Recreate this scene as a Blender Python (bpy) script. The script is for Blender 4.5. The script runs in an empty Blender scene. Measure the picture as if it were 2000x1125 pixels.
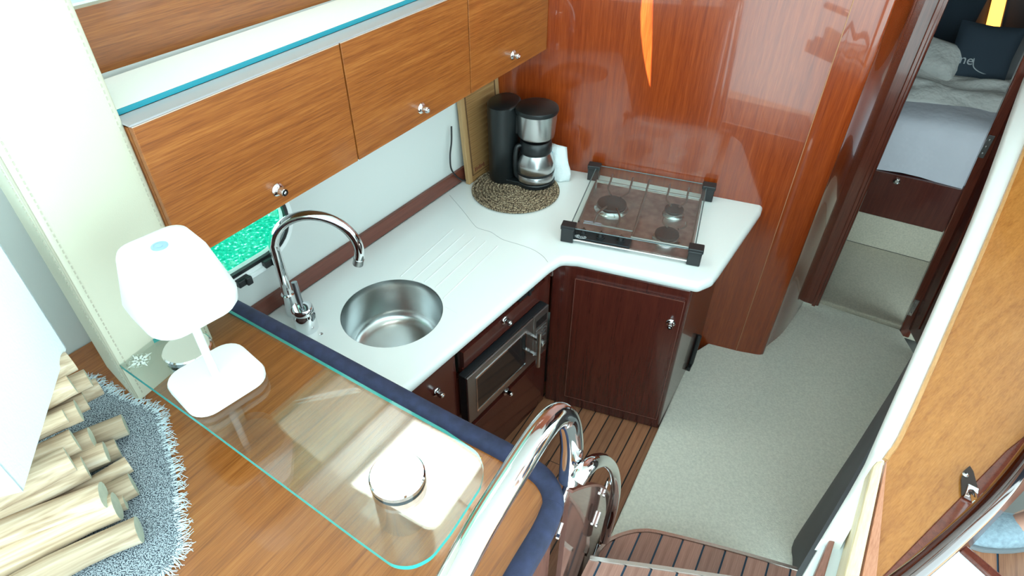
import bpy, bmesh, math, random
from mathutils import Vector, Matrix
random.seed(7)
SC = bpy.context.scene
COL = SC.collection
R = math.radians

# ------------------------------------------------------------------ camera
F = 1228.85
PITCH, ROLL, CAMZ = R(40.0), R(-0.516), 2.24
CAM = Vector((0, 0, CAMZ))
fwd = Vector((0, math.cos(PITCH), -math.sin(PITCH)))
r0 = Vector((1, 0, 0)); d0 = fwd.cross(r0)
cr, sr = math.cos(ROLL), math.sin(ROLL)
right = cr * r0 + sr * d0
down = -sr * r0 + cr * d0
cam_data = bpy.data.cameras.new('camera')
cam_data.sensor_fit = 'HORIZONTAL'; cam_data.sensor_width = 36
cam_data.lens = 36 * F / 2000; cam_data.clip_start = 0.02; cam_data.clip_end = 200
cam = bpy.data.objects.new('camera', cam_data); COL.objects.link(cam)
mw = Matrix((right, -down, -fwd)).transposed().to_4x4(); mw.translation = CAM
cam.matrix_world = mw
SC.camera = cam

# ------------------------------------------------------------------ light
SC.view_settings.view_transform = 'Standard'; SC.view_settings.look = 'None'
SC.view_settings.exposure = 1.42; SC.view_settings.gamma = 1.0
SC.view_settings.use_curve_mapping = False
world = bpy.data.worlds.new('world'); SC.world = world; world.use_nodes = True
wn = world.node_tree.nodes; wl = world.node_tree.links
bg = wn['Background']
bg.inputs[0].default_value = (0.71, 0.97, 1.0, 1); bg.inputs[1].default_value = 1.75
sun_d = bpy.data.lights.new('sun', 'SUN'); sun_d.energy = 36.0; sun_d.angle = R(0.12); sun_d.color = (1.0, 0.93, 0.82)
sun = bpy.data.objects.new('sun', sun_d); COL.objects.link(sun)
SUN_DIR = Vector((0.75, 0.15, -0.65)).normalized()      # direction the light travels
sun.rotation_euler = SUN_DIR.to_track_quat('-Z', 'Y').to_euler(); sun.location = (0, -3, 6)

# ------------------------------------------------------------------ pixel -> place
def ray(x, y): return right * ((x - 1000) / F) + down * ((y - 562.5) / F) + fwd
def hz(x, y, z):
    d = ray(x, y); return CAM + d * ((z - CAMZ) / d.z)
def pv(x, y, P, Q):
    n = Vector((Q.y - P.y, -(Q.x - P.x), 0)); d = ray(x, y)
    return CAM + d * (n.dot(P - CAM) / n.dot(d))
def zat(x, y, base):
    d = ray(x, y); t = math.hypot(base.x, base.y) / math.hypot(d.x, d.y); return CAMZ + t * d.z
def adir(deg): return Vector((math.sin(R(deg)), math.cos(R(deg)), 0))
Z = Vector((0, 0, 1))

# ------------------------------------------------------------------ materials
MATS = {}
def newmat(name):
    m = bpy.data.materials.new(name); m.use_nodes = True
    return m, m.node_tree.nodes, m.node_tree.links, m.node_tree.nodes['Principled BSDF']
def plain(name, col, rough=0.5, metal=0.0, coat=0.0, spec=0.5, bump=None, trans=0.0, noise=None):
    if name in MATS: return MATS[name]
    m, n, l, b = newmat(name)
    b.inputs['Base Color'].default_value = (*col, 1); b.inputs['Roughness'].default_value = rough
    b.inputs['Metallic'].default_value = metal; b.inputs['Coat Weight'].default_value = coat
    b.inputs['Coat Roughness'].default_value = 0.05
    b.inputs['Specular IOR Level'].default_value = spec
    b.inputs['Transmission Weight'].default_value = trans
    tc = n.new('ShaderNodeTexCoord')
    if noise:                                   # (scale, amount): slight colour variation
        t = n.new('ShaderNodeTexNoise'); t.inputs['Scale'].default_value = noise[0]; t.inputs['Detail'].default_value = 5
        l.new(tc.outputs['Object'], t.inputs['Vector'])
        r = n.new('ShaderNodeValToRGB')
        r.color_ramp.elements[0].color = (*[c * (1 - noise[1]) for c in col], 1); r.color_ramp.elements[0].position = .3
        r.color_ramp.elements[1].color = (*[min(1, c * (1 + noise[1])) for c in col], 1); r.color_ramp.elements[1].position = .7
        l.new(t.outputs['Fac'], r.inputs['Fac']); l.new(r.outputs['Color'], b.inputs['Base Color'])
    if bump:                                    # (scale, strength, distance)
        t = n.new('ShaderNodeTexNoise'); t.inputs['Scale'].default_value = bump[0]; t.inputs['Detail'].default_value = 3
        l.new(tc.outputs['Object'], t.inputs['Vector'])
        bp = n.new('ShaderNodeBump'); bp.inputs['Strength'].default_value = bump[1]; bp.inputs['Distance'].default_value = bump[2]
        l.new(t.outputs['Fac'], bp.inputs['Height']); l.new(bp.outputs['Normal'], b.inputs['Normal'])
    MATS[name] = m; return m
def wood(name, c1, c2, c3, grain, rough=0.35, coat=0.3, scale=1.0, coat_rough=0.06, spec=0.5):
    if name in MATS: return MATS[name]
    m, n, l, b = newmat(name)
    g = Vector(grain).normalized()
    q = g.rotation_difference(Vector((1, 0, 0))).to_euler()
    tc = n.new('ShaderNodeTexCoord')
    mp = n.new('ShaderNodeMapping'); mp.inputs['Rotation'].default_value = q
    l.new(tc.outputs['Object'], mp.inputs['Vector'])
    sc = n.new('ShaderNodeVectorMath'); sc.operation = 'MULTIPLY'; sc.inputs[1].default_value = (2.2 * scale, 60 * scale, 60 * scale)
    l.new(mp.outputs['Vector'], sc.inputs[0])
    t = n.new('ShaderNodeTexNoise'); t.inputs['Scale'].default_value = 1.0; t.inputs['Detail'].default_value = 6; t.inputs['Roughness'].default_value = .65
    l.new(sc.outputs['Vector'], t.inputs['Vector'])
    sc2 = n.new('ShaderNodeVectorMath'); sc2.operation = 'MULTIPLY'; sc2.inputs[1].default_value = (14 * scale, 420 * scale, 420 * scale)
    l.new(mp.outputs['Vector'], sc2.inputs[0])
    t2 = n.new('ShaderNodeTexNoise'); t2.inputs['Scale'].default_value = 1.0; t2.inputs['Detail'].default_value = 2
    l.new(sc2.outputs['Vector'], t2.inputs['Vector'])
    mx = n.new('ShaderNodeMix'); mx.data_type = 'FLOAT'; mx.inputs[0].default_value = .42
    l.new(t.outputs['Fac'], mx.inputs[2]); l.new(t2.outputs['Fac'], mx.inputs[3])
    r = n.new('ShaderNodeValToRGB'); e = r.color_ramp.elements
    e[0].position = .33; e[0].color = (*c1, 1); e[1].position = .66; e[1].color = (*c3, 1)
    k = e.new(.5); k.color = (*c2, 1)
    l.new(mx.outputs[0], r.inputs['Fac']); l.new(r.outputs['Color'], b.inputs['Base Color'])
    b.inputs['Roughness'].default_value = rough; b.inputs['Coat Weight'].default_value = coat
    b.inputs['Coat Roughness'].default_value = coat_rough; b.inputs['Specular IOR Level'].default_value = spec
    MATS[name] = m; return m
def thin_glass(name, tint=(0.93, 0.98, 0.97), fac=0.075):
    if name in MATS: return MATS[name]
    m, n, l, b = newmat(name); out = n['Material Output']; n.remove(b)
    tr = n.new('ShaderNodeBsdfTransparent'); tr.inputs[0].default_value = (*tint, 1)
    gl = n.new('ShaderNodeBsdfGlossy'); gl.inputs['Roughness'].default_value = .01
    lw = n.new('ShaderNodeLayerWeight'); lw.inputs['Blend'].default_value = .5
    pw = n.new('ShaderNodeMath'); pw.operation = 'POWER'; pw.inputs[1].default_value = 5.0; l.new(lw.outputs['Facing'], pw.inputs[0])
    fr = n.new('ShaderNodeMath'); fr.operation = 'MULTIPLY_ADD'; fr.inputs[1].default_value = 1 - fac; fr.inputs[2].default_value = fac; l.new(pw.outputs[0], fr.inputs[0])
    mx = n.new('ShaderNodeMixShader'); l.new(fr.outputs[0], mx.inputs[0]); l.new(tr.outputs[0], mx.inputs[1]); l.new(gl.outputs[0], mx.inputs[2])
    l.new(mx.outputs[0], out.inputs[0]); MATS[name] = m; return m
def emit(name, col, s):
    m, n, l, b = newmat(name)
    b.inputs['Base Color'].default_value = (*col, 1); b.inputs['Emission Color'].default_value = (*col, 1); b.inputs['Emission Strength'].default_value = s
    MATS[name] = m; return m

# ------------------------------------------------------------------ object helpers
WORG = {}
def finish(name, bm, mat, parent=None, label=None, cat=None, group=None, kind=None, smooth=False, bevel=0.0, angle=40):
    bmesh.ops.remove_doubles(bm, verts=bm.verts, dist=1e-6)
    bmesh.ops.recalc_face_normals(bm, faces=bm.faces)
    me = bpy.data.meshes.new(name)
    xs = [v.co for v in bm.verts]
    lo = Vector((min(v.x for v in xs), min(v.y for v in xs), min(v.z for v in xs)))
    hi = Vector((max(v.x for v in xs), max(v.y for v in xs), max(v.z for v in xs)))
    org = Vector(((lo.x + hi.x) / 2, (lo.y + hi.y) / 2, lo.z))
    for v in bm.verts: v.co -= org
    bm.to_mesh(me); bm.free()
    for mm in (mat if isinstance(mat, (list, tuple)) else [mat]): me.materials.append(mm)
    if smooth:
        me.polygons.foreach_set('use_smooth', [True] * len(me.polygons))
        me.set_sharp_from_angle(angle=R(angle))
    o = bpy.data.objects.new(name, me); COL.objects.link(o)
    place(o, org, parent)
    if bevel:
        md = o.modifiers.new('bevel', 'BEVEL'); md.width = bevel; md.segments = 2; md.limit_method = 'ANGLE'; md.angle_limit = R(40)
    tag(o, label, cat, group, kind)
    return o
def place(o, org, parent):
    WORG[o.name] = org.copy()
    if parent: o.parent = parent; o.location = org - WORG[parent.name]
    else: o.location = org
def tag(o, label=None, cat=None, group=None, kind=None):
    if label: o['label'] = label
    if cat: o['category'] = cat
    if group: o['group'] = group
    if kind: o['kind'] = kind
def thing(name, loc, label, cat, group=None, kind=None):
    o = bpy.data.objects.new(name, None); COL.objects.link(o); o.empty_display_size = .05
    place(o, Vector(loc), None); tag(o, label, cat, group, kind); return o
def smooth_path(pts, n=8, closed=False):
    out = []; N = len(pts); pts = [Vector(p) for p in pts]
    rng = range(N) if closed else range(N - 1)
    for i in rng:
        p1, p2 = pts[i], pts[(i + 1) % N]
        p0 = pts[i - 1] if (closed or i > 0) else p1 * 2 - p2
        p3 = pts[(i + 2) % N] if (closed or i + 2 < N) else p2 * 2 - p1
        for k in range(n):
            t = k / n
            out.append(.5 * ((2 * p1) + (p2 - p0) * t + (2 * p0 - 5 * p1 + 4 * p2 - p3) * t * t + (3 * p1 - p0 - 3 * p2 + p3) * t ** 3))
    if not closed: out.append(pts[-1].copy())
    return out
def sweep(bm, path, prof, up=Z, closed=False, caps=True):
    """sweep a profile [(side, up)] along path; side is to the right of travel"""
    rings = []; N = len(path)
    for i, p in enumerate(path):
        a = path[i - 1] if (i > 0 or closed) else path[i]
        b = path[(i + 1) % N] if (i + 1 < N or closed) else path[i]
        t = (b - a).normalized(); s = t.cross(up).normalized(); u = s.cross(t).normalized()
        k = 1.0
        if 0 < i < N - 1 or closed:
            c = (p - path[i - 1]).normalized().dot((path[(i + 1) % N] - p).normalized()); k = 1 / max(.5, math.sqrt(max(.05, (1 + c) / 2)))
        rings.append([bm.verts.new(p + s * (x * k) + u * y) for x, y in prof])
    M = len(prof)
    for i in range(N if closed else N - 1):
        A, B = rings[i], rings[(i + 1) % N]
        for j in range(M): bm.faces.new((A[j], A[(j + 1) % M], B[(j + 1) % M], B[j]))
    if caps and not closed:
        bm.faces.new(rings[0][::-1]); bm.faces.new(rings[-1])
def tube(bm, path, rad, seg=16):
    """round tube, parallel transport; rad number or list"""
    path = [Vector(p) for p in path]; N = len(path)
    rads = rad if isinstance(rad, (list, tuple)) else [rad] * N
    t0 = (path[1] - path[0]).normalized()
    ref = Vector((0, 0, 1)) if abs(t0.z) < .9 else Vector((1, 0, 0))
    n = t0.cross(ref).normalized(); rings = []
    for i, p in enumerate(path):
        t = (path[min(i + 1, N - 1)] - path[max(i - 1, 0)]).normalized()
        n = (n - t * n.dot(t)).normalized(); b = t.cross(n)
        rings.append([bm.verts.new(p + (n * math.cos(2 * math.pi * k / seg) + b * math.sin(2 * math.pi * k / seg)) * rads[i]) for k in range(seg)])
    for i in range(N - 1):
        for k in range(seg): bm.faces.new((rings[i][k], rings[i][(k + 1) % seg], rings[i + 1][(k + 1) % seg], rings[i + 1][k]))
    bm.faces.new(rings[0][::-1]); bm.faces.new(rings[-1])
def lathe(bm, prof, org, axis=Z, seg=32, xs=1.0, caps=True):
    """prof [(radius, height)] turned about axis at org"""
    axis = Vector(axis).normalized(); q = Z.rotation_difference(axis); rings = []
    for r, h in prof:
        if r < 1e-5: rings.append([bm.verts.new(Vector(org) + q @ Vector((0, 0, h)))])
        else: rings.append([bm.verts.new(Vector(org) + q @ Vector((r * xs * math.cos(2 * math.pi * k / seg), r * math.sin(2 * math.pi * k / seg), h))) for k in range(seg)])
    for A, B in zip(rings, rings[1:]):
        if len(A) == 1 and len(B) == 1: continue
        for k in range(seg):
            k2 = (k + 1) % seg
            if len(A) == 1: bm.faces.new((A[0], B[k], B[k2]))
            elif len(B) == 1: bm.faces.new((A[k], A[k2], B[0]))
            else: bm.faces.new((A[k], A[k2], B[k2], B[k]))
    if caps and len(rings[0]) > 1: bm.faces.new(rings[0][::-1])
    if caps and len(rings[-1]) > 1: bm.faces.new(rings[-1])
def prism(bm, pts, z0, z1):
    a = [bm.verts.new((p[0], p[1], z0)) for p in pts]; b = [bm.verts.new((p[0], p[1], z1)) for p in pts]
    n = len(pts)
    for i in range(n): bm.faces.new((a[i], a[(i + 1) % n], b[(i + 1) % n], b[i]))
    bm.faces.new(a[::-1]); bm.faces.new(b)
def slab(bm, corners, off):
    """polygon of 3-D points extruded by the vector off"""
    a = [bm.verts.new(p) for p in corners]; b = [bm.verts.new(Vector(p) + off) for p in corners]; n = len(a)
    for i in range(n): bm.faces.new((a[i], a[(i + 1) % n], b[(i + 1) % n], b[i]))
    bm.faces.new(a[::-1]); bm.faces.new(b)
def obox(bm, c, u, v, w, a, b, h):
    """box centred c with half extents a,b,h along unit axes u,v,w"""
    c = Vector(c); vs = [bm.verts.new(c + u * (a * i) + v * (b * j) + w * (h * k)) for i in (-1, 1) for j in (-1, 1) for k in (-1, 1)]
    for f in ((0, 1, 3, 2), (4, 6, 7, 5), (0, 4, 5, 1), (2, 3, 7, 6), (0, 2, 6, 4), (1, 5, 7, 3)): bm.faces.new([vs[i] for i in f])
def B(): return bmesh.new()
def rrect(w, h, r, n=6):
    out = []
    for cx, cy, a0 in ((w - r, h - r, 0), (-w + r, h - r, 90), (-w + r, -h + r, 180), (w - r, -h + r, 270)):
        for k in range(n + 1):
            a = R(a0 + 90 * k / n); out.append((cx + r * math.cos(a), cy + r * math.sin(a)))
    return out
def clip(poly, P, n):
    """keep the side of the line through P where (q-P).n >= 0"""
    out = []
    for i in range(len(poly)):
        a, b = poly[i], poly[(i + 1) % len(poly)]
        da, db = (a[0] - P[0]) * n[0] + (a[1] - P[1]) * n[1], (b[0] - P[0]) * n[0] + (b[1] - P[1]) * n[1]
        if da >= 0: out.append(a)
        if da * db < 0:
            t = da / (da - db); out.append((a[0] + (b[0] - a[0]) * t, a[1] + (b[1] - a[1]) * t))
    return out
def planks(poly, az, width, gap, phase, z0, z1, mats, parent):
    d = adir(az); nn = (d.y, -d.x)
    s = [p[0] * nn[0] + p[1] * nn[1] for p in poly]
    k = math.floor((min(s) - phase) / width)
    i = 0
    while phase + k * width < max(s):
        a = phase + k * width + gap / 2; b = a + width - gap
        q = clip(clip(poly, (nn[0] * a, nn[1] * a), nn), (nn[0] * b, nn[1] * b), (-nn[0], -nn[1]))
        if len(q) >= 3:
            bm = B(); prism(bm, q, z0, z1); finish('plank', bm, mats[i % len(mats)], parent)
        k += 1; i += 1
def offset_poly(pts, d):
    """offset a CCW closed 2-D polygon inward by d"""
    out = []; n = len(pts)
    for i in range(n):
        a, p, c = pts[i - 1], pts[i], pts[(i + 1) % n]
        e1 = Vector((p[0] - a[0], p[1] - a[1])).normalized(); e2 = Vector((c[0] - p[0], c[1] - p[1])).normalized()
        n1 = Vector((-e1.y, e1.x)); n2 = Vector((-e2.y, e2.x)); m = (n1 + n2)
        m = m.normalized() if m.length > 1e-6 else n1
        k = d / max(.5, m.dot(n1)); out.append((p[0] + m.x * k, p[1] + m.y * k))
    return out
def ccw(pts):
    a = sum(pts[i][0] * pts[(i + 1) % len(pts)][1] - pts[(i + 1) % len(pts)][0] * pts[i][1] for i in range(len(pts)))
    return pts if a > 0 else pts[::-1]
def round_poly(pts, radii, n=6):
    out = []; N = len(pts)
    for i in range(N):
        p = Vector(pts[i][:2]); r = radii[i] if isinstance(radii, (list, tuple)) else radii
        if r <= 0: out.append((p.x, p.y)); continue
        a = (Vector(pts[i - 1][:2]) - p); b = (Vector(pts[(i + 1) % N][:2]) - p)
        la, lb = a.length, b.length; a.normalize(); b.normalize()
        ang = math.acos(max(-1, min(1, a.dot(b)))); d = min(r / math.tan(ang / 2), .48 * la, .48 * lb)
        s, e = p + a * d, p + b * d
        for k in range(n + 1):
            t = k / n; q = s * (1 - t) ** 2 + p * 2 * t * (1 - t) + e * t * t; out.append((q.x, q.y))
    return out
def text_bm(txt, size, org, u, v, depth=.0006):
    cu = bpy.data.curves.new('lettering', 'FONT'); cu.body = txt; cu.size = size; cu.extrude = depth; cu.align_x = 'CENTER'; cu.align_y = 'CENTER'
    o = bpy.data.objects.new('lettering_tmp', cu); COL.objects.link(o)
    dg = bpy.context.evaluated_depsgraph_get(); me = bpy.data.meshes.new_from_object(o.evaluated_get(dg))
    bm = B(); bm.from_mesh(me); bpy.data.objects.remove(o); bpy.data.curves.remove(cu); bpy.data.meshes.remove(me)
    w = u.cross(v).normalized()
    for q in bm.verts: c = q.co.copy(); q.co = Vector(org) + u * c.x + v * c.y + w * c.z
    return bm

# ------------------------------------------------------------------ key directions
A_KEEL, A_CAB, A_HULL, A_BULK, A_FRONT = 29.4, 31.8, 33.8, 110.3, 37.0
dK, dC, dH, dB, dF = adir(A_KEEL), adir(A_CAB), adir(A_HULL), adir(A_BULK), adir(A_FRONT)
CT = 0.84                                   # counter top height
ZW, ZG = 1.10, 1.22                         # bar top, glass shelf
S0, S1 = hz(518, 612, CT), hz(905, 347, CT) # hull wall line
nH = Vector((dH.y, -dH.x, 0))               # out of the hull wall into the room
nC = Vector((dC.y, -dC.x, 0))
B0, B1 = hz(1110, 330, CT), hz(1480, 400, CT)
nB = Vector((-dB.y, dB.x, 0)); nB = nB if nB.y < 0 else -nB   # towards the camera
K0 = pv(1069, 94, B0, B1)                   # overhead cabinets: lower corner on the bulkhead
ZC0, ZC1 = 1.359, 1.686

# colours
W_CAB = ((.16, .038, .006), (.285, .080, .013), (.385, .128, .026))
W_BULK = ((.165, .021, .004), (.24, .036, .006), (.305, .056, .010))
W_DARK = ((.048, .008, .006), (.070, .012, .008), (.092, .018, .011))  # base cabinet mahogany, with the deep galley's shade darkened into the colour
W_JAMB = ((.08, .016, .010), (.13, .028, .016), (.17, .040, .022))
W_TEAK = ((.20, .075, .035), (.30, .12, .058), (.38, .17, .085))
M_white = plain('white_laminate', (.80, .83, .83), .35, coat=.2)
M_hull = plain('white_vinyl', (.62, .645, .63), .55)
M_counter = plain('white_solid_surface', (.78, .815, .81), .22, coat=.25, spec=.5)
M_black = plain('black_plastic', (.012, .013, .015), .35)
M_caulk = plain('black_caulk', (.008, .008, .01), .6)
M_chrome = plain('polished_chrome', (.80, .82, .84), .05, 1.0)
M_steel = plain('brushed_steel', (.55, .55, .55), .26, 1.0)
M_steel_dark = plain('stained_steel', (.50, .45, .45), .38, 1.0, noise=(30, .25))
M_leather = plain('cream_leather', (.56, .54, .43), .5, bump=(350, .15, .001))
M_navy = plain('navy_fabric', (.018, .022, .058), .85, bump=(500, .4, .001), noise=(40, .3))
M_carpet = plain('beige_carpet', (.78, .76, .67), .95, bump=(260, .55, .004), noise=(110, .10), spec=.1)
M_glass = thin_glass('clear_glass')
M_edge = plain('green_glass_edge', (.02, .36, .34), .1)
M_shadewhite = plain('white_lamp_plastic', (.76, .77, .765), .4)
wc = wood('cabinet_wood', *W_CAB, dC, .38, .25)
wbulk = wood('bulkhead_wood', *W_BULK, Z, .22, .8, coat_rough=.03)
wdark = wood('base_mahogany', *W_DARK, Z, .25, .45)
wjamb = wood('jamb_mahogany', *W_JAMB, Z, .2, .5)
wstrip = wood('strip_mahogany', (.09, .022, .014), (.14, .036, .022), (.18, .05, .03), dH, .35, .2)
wtop = wood('bar_wood', (.17, .044, .007), (.28, .082, .014), (.36, .122, .026), adir(33.3), .25, .6)
wtop2 = wood('console_wood', (.30, .098, .018), (.40, .148, .030), (.47, .19, .045), adir(52), .28, .5)
teak = [wood('teak_%s' % n, *[tuple(c * k for c in cc) for cc in W_TEAK], dK, .5, .15) for n, k in (('warm', 1.0), ('pale', 1.15), ('brown', .86))]

# ================================================================== SETTING
# galley sole: teak planks over dark caulking
fl = [hz(1345, 690, 0), hz(1190, 1045, 0), hz(1160, 1150, 0)]
C_in = hz(1075, 780, 0)
fpoly = [tuple(p[:2]) for p in (hz(1352, 690, 0), hz(1180, 1072, 0), hz(1105, 1230, 0), Vector((-.55, .95, 0)), C_in + Vector((-.05, .1, 0)), hz(1285, 838, 0) + dK * .55)]
fpoly = ccw(fpoly)
bm = B(); prism(bm, fpoly, -.06, -.004); floor = finish('floor', bm, M_caulk, kind='structure', label='dark caulked teak plank sole of the galley')
nn = (dK.y, -dK.x); ph = hz(1266.2, 845, 0); ph = ph.x * nn[0] + ph.y * nn[1]
planks(fpoly, A_KEEL, .0615, .0055, ph, -.004, 0, teak, floor)
bm = B(); hpts = [hz(x, y, .0004) for x, y in ((1072, 899), (1135, 926), (1090, 985), (1030, 950))]
sweep(bm, hpts, [(-.0012, -.0003), (.0012, -.0003), (.0012, .0003), (-.0012, .0003)], closed=True); finish('hatch_outline', bm, M_caulk, floor)
# carpeted passage
cp = [(1352, 690), (1285, 838), (1195, 1040), (1120, 1220), (1560, 1220), (1570, 1040), (1705, 880), (1800, 715), (1757, 643), (1604, 592), (1560, 580), (1480, 640), (1400, 660)]
cpoly = ccw([tuple(hz(x, y, .02)[:2]) for x, y in cp])
bm = B(); prism(bm, cpoly, -.05, .02)
finish('floor_passage', bm, M_carpet, kind='structure', label='pale carpet of the passage beside the galley', bevel=.006)
# forward bulkhead: flat panel, rounded corner, return wall to the door frame
foot = [B0 - dB * .45, B0, B0 + dB * .55, pv(1533, 400, B0, B1)]
curve_px = [(1430, 700), (1455, 705), (1480, 701), (1500, 686), (1530, 648), (1566, 597)]
fb = [hz(x, y, .02) for x, y in curve_px]
c0 = foot[-1].copy(); c0.z = 0
tail = [fb[3], fb[4], fb[5]]
corner = smooth_path([c0 - dB * .06, c0, c0 + dB * .05 + Vector((.0, .004, 0)), fb[2] + Vector((.03, .03, 0)), fb[3] + Vector((.0, .03, 0)), fb[4], fb[5]], 6)
fpath = [Vector((p.x, p.y, 0)) for p in (B0 - dB * .62, B0, B0 + dB * .45)]
bm = B()
flat = [Vector((p.x, p.y, 0)) for p in (B0 - dB * .62, B0 + dB * .3, c0)]
slab(bm, [flat[0] + Z * -.04, flat[2] + Z * -.04, flat[2] + Z * 2.75, flat[0] + Z * 2.75], -nB * .03)
wall_f = finish('wall_forward', bm, wbulk, kind='structure', label='glossy mahogany bulkhead behind the hob')
bm = B()
cpath = [Vector((p.x, p.y, 0)) for p in corner[6:]]
cpath[0] = c0 + nB * .001
sweep(bm, cpath, [(0, -.04), (0, 2.75), (-.03, 2.75), (-.03, -.04)])
finish('rounded_corner', bm, wbulk, wall_f, smooth=True, angle=50)
bm = B(); obox(bm, c0 + nB * .0015 + Z * 1.36, dB, nB, Z, .0012, .0012, 1.36)
finish('panel_joint', bm, plain('joint_tan', (.42, .19, .08), .5), wall_f)
# hull wall with the porthole opening
def hp(s, z, d=0.0): p = S0 + dH * s + nH * d; return Vector((p.x, p.y, z))
hlen = (S1 - S0).length
PW = pv(562, 440, S0, S1); ps = (PW - S0).dot(dH)
pc_s, pc_z, pw, phh, pr_ = ps - .235, 1.145, .235, .105, .10
hole = [(pc_s + x, pc_z + y) for x, y in rrect(pw, phh, pr_, 8)]
def face_with_hole(bm, outer, hole, to3, off):
    holes = hole if isinstance(hole[0], list) else [hole]
    for d, flip in ((Vector((0, 0, 0)), False), (off, True)):
        rings = []
        for poly in [outer] + holes:
            vs = [bm.verts.new(to3(*p) + d) for p in poly]
            rings.append([bm.edges.new((vs[i], vs[(i + 1) % len(vs)])) for i in range(len(vs))])
        bmesh.ops.triangle_fill(bm, use_beauty=True, use_dissolve=False, edges=[e for r in rings for e in r])
    for poly in [outer] + holes:
        for i in range(len(poly)):
            a, b = poly[i], poly[(i + 1) % len(poly)]
            vs = [bm.verts.new(q) for q in (to3(*a), to3(*b), to3(*b) + off, to3(*a) + off)]; bm.faces.new(vs)
bm = B()
face_with_hole(bm, [(-1.75, -.05), (hlen + .16, -.05), (hlen + .16, 1.70), (-1.75, 1.70)], hole, hp, -nH * .03)
wall_hull = finish('wall_hull', bm, M_hull, kind='structure', label='white hull side wall behind the sink counter')
# upper fascia on the hull side and window above it
bm = B(); slab(bm, [hp(-1.75, 1.70), hp(hlen + .16, 1.70), hp(hlen + .16, 1.845), hp(-1.75, 1.825)], -nH * .025)
finish('trim_1', bm, wood('fascia_wood', *[tuple(c * .8 for c in q) for q in W_CAB], dH, .4, .2), kind='structure', label='mahogany fascia board under the saloon side window')
w2 = thing('window_2', hp(.6, 1.845), 'side window above the mahogany fascia', None, kind='structure'); del w2['label']
bm = B(); slab(bm, [hp(-1.75, 1.845, -.01), hp(hlen + .16, 1.845, -.01), hp(hlen + .16, 2.5, -.01), hp(-1.75, 2.5, -.01)], -nH * .006)
finish('pane', bm, M_glass, w2)
bm = B(); slab(bm, [hp(-1.75, 2.5), hp(hlen + .16, 2.5), hp(hlen + .16, 2.75), hp(-1.75, 2.75)], -nH * .03)
finish('wall_upper', bm, M_white, kind='structure')
# porthole
win = thing('window_1', hp(pc_s, pc_z - phh), 'porthole', None, kind='structure'); del win['label']
bm = B()
path = [hp(pc_s + x, pc_z + y, .0) for x, y in rrect(pw, phh, pr_, 8)]
sweep(bm, path, [(-.004, -.006), (.016, -.006), (.016, .007), (-.004, .007)], up=nH, closed=True)
finish('rubber_frame', bm, M_black, win, smooth=True)
bm = B()
path = [hp(pc_s + x, pc_z + y, .0) for x, y in rrect(pw + .014, phh + .014, pr_ + .012, 8)]
sweep(bm, path, [(-.006, .0), (.008, .0), (.008, .009), (-.006, .009)], up=nH, closed=True)
finish('outer_ring', bm, plain('white_gloss', (.85, .87, .87), .25), win, smooth=True)
bm = B(); slab(bm, [hp(pc_s + x, pc_z + y, -.012) for x, y in rrect(pw - .002, phh - .002, pr_, 8)], -nH * .006)
finish('pane', bm, M_glass, win)
for px_, py_ in ((468, 545), (519, 507)):
    c = pv(px_, py_, S0, S1)
    bm = B(); obox(bm, c + nH * .014, dH, nH, Z, .022, .014, .012); obox(bm, c + nH * .03 + dH * .012, dH, nH, Z, .010, .006, .014)
    finish('latch', bm, M_black, win, bevel=.003)
c = pv(496, 530, S0, S1)
bm = B(); obox(bm, c + nH * .012, dH, nH, Z, .032, .006, .008); finish('hinge_bar', bm, plain('white_gloss', (.85, .87, .87), .25), win, bevel=.002)
# water outside
bm = B(); q = [hp(-4, .25, -.12), hp(6, .25, -.12), hp(6, .25, -14), hp(-4, .25, -14)]; slab(bm, q, Vector((0, 0, -.02)))
m, n, l, b = newmat('harbour_water'); tc = n.new('ShaderNodeTexCoord')
t = n.new('ShaderNodeTexNoise'); t.inputs['Scale'].default_value = 55; t.inputs['Detail'].default_value = 8; l.new(tc.outputs['Object'], t.inputs['Vector'])
r = n.new('ShaderNodeValToRGB'); e = r.color_ramp.elements; e[0].position = .35; e[0].color = (.0, .032, .020, 1); e[1].position = .78; e[1].color = (.12, .34, .28, 1); k = e.new(.6); k.color = (.001, .055, .037, 1)  # pale peaks paint sparkles into the water colour; specular is off
l.new(t.outputs['Fac'], r.inputs['Fac']); l.new(r.outputs['Color'], b.inputs['Base Color']); b.inputs['Roughness'].default_value = .6; b.inputs['Specular IOR Level'].default_value = .0
MATS['water'] = m
finish('water', bm, m, kind='stuff', label='green harbour water seen through the porthole', cat='water')
# mahogany strip on the counter back
bm = B(); slab(bm, [hp(-.75, CT + .002, .016), hp(hlen + .10, CT + .002, .016), hp(hlen + .10, CT + .062, .016), hp(-.75, CT + .062, .016)], -nH * .014)
finish('trim_2', bm, wstrip, kind='structure', label='mahogany strip along the back of the counter', bevel=.002)

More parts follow.
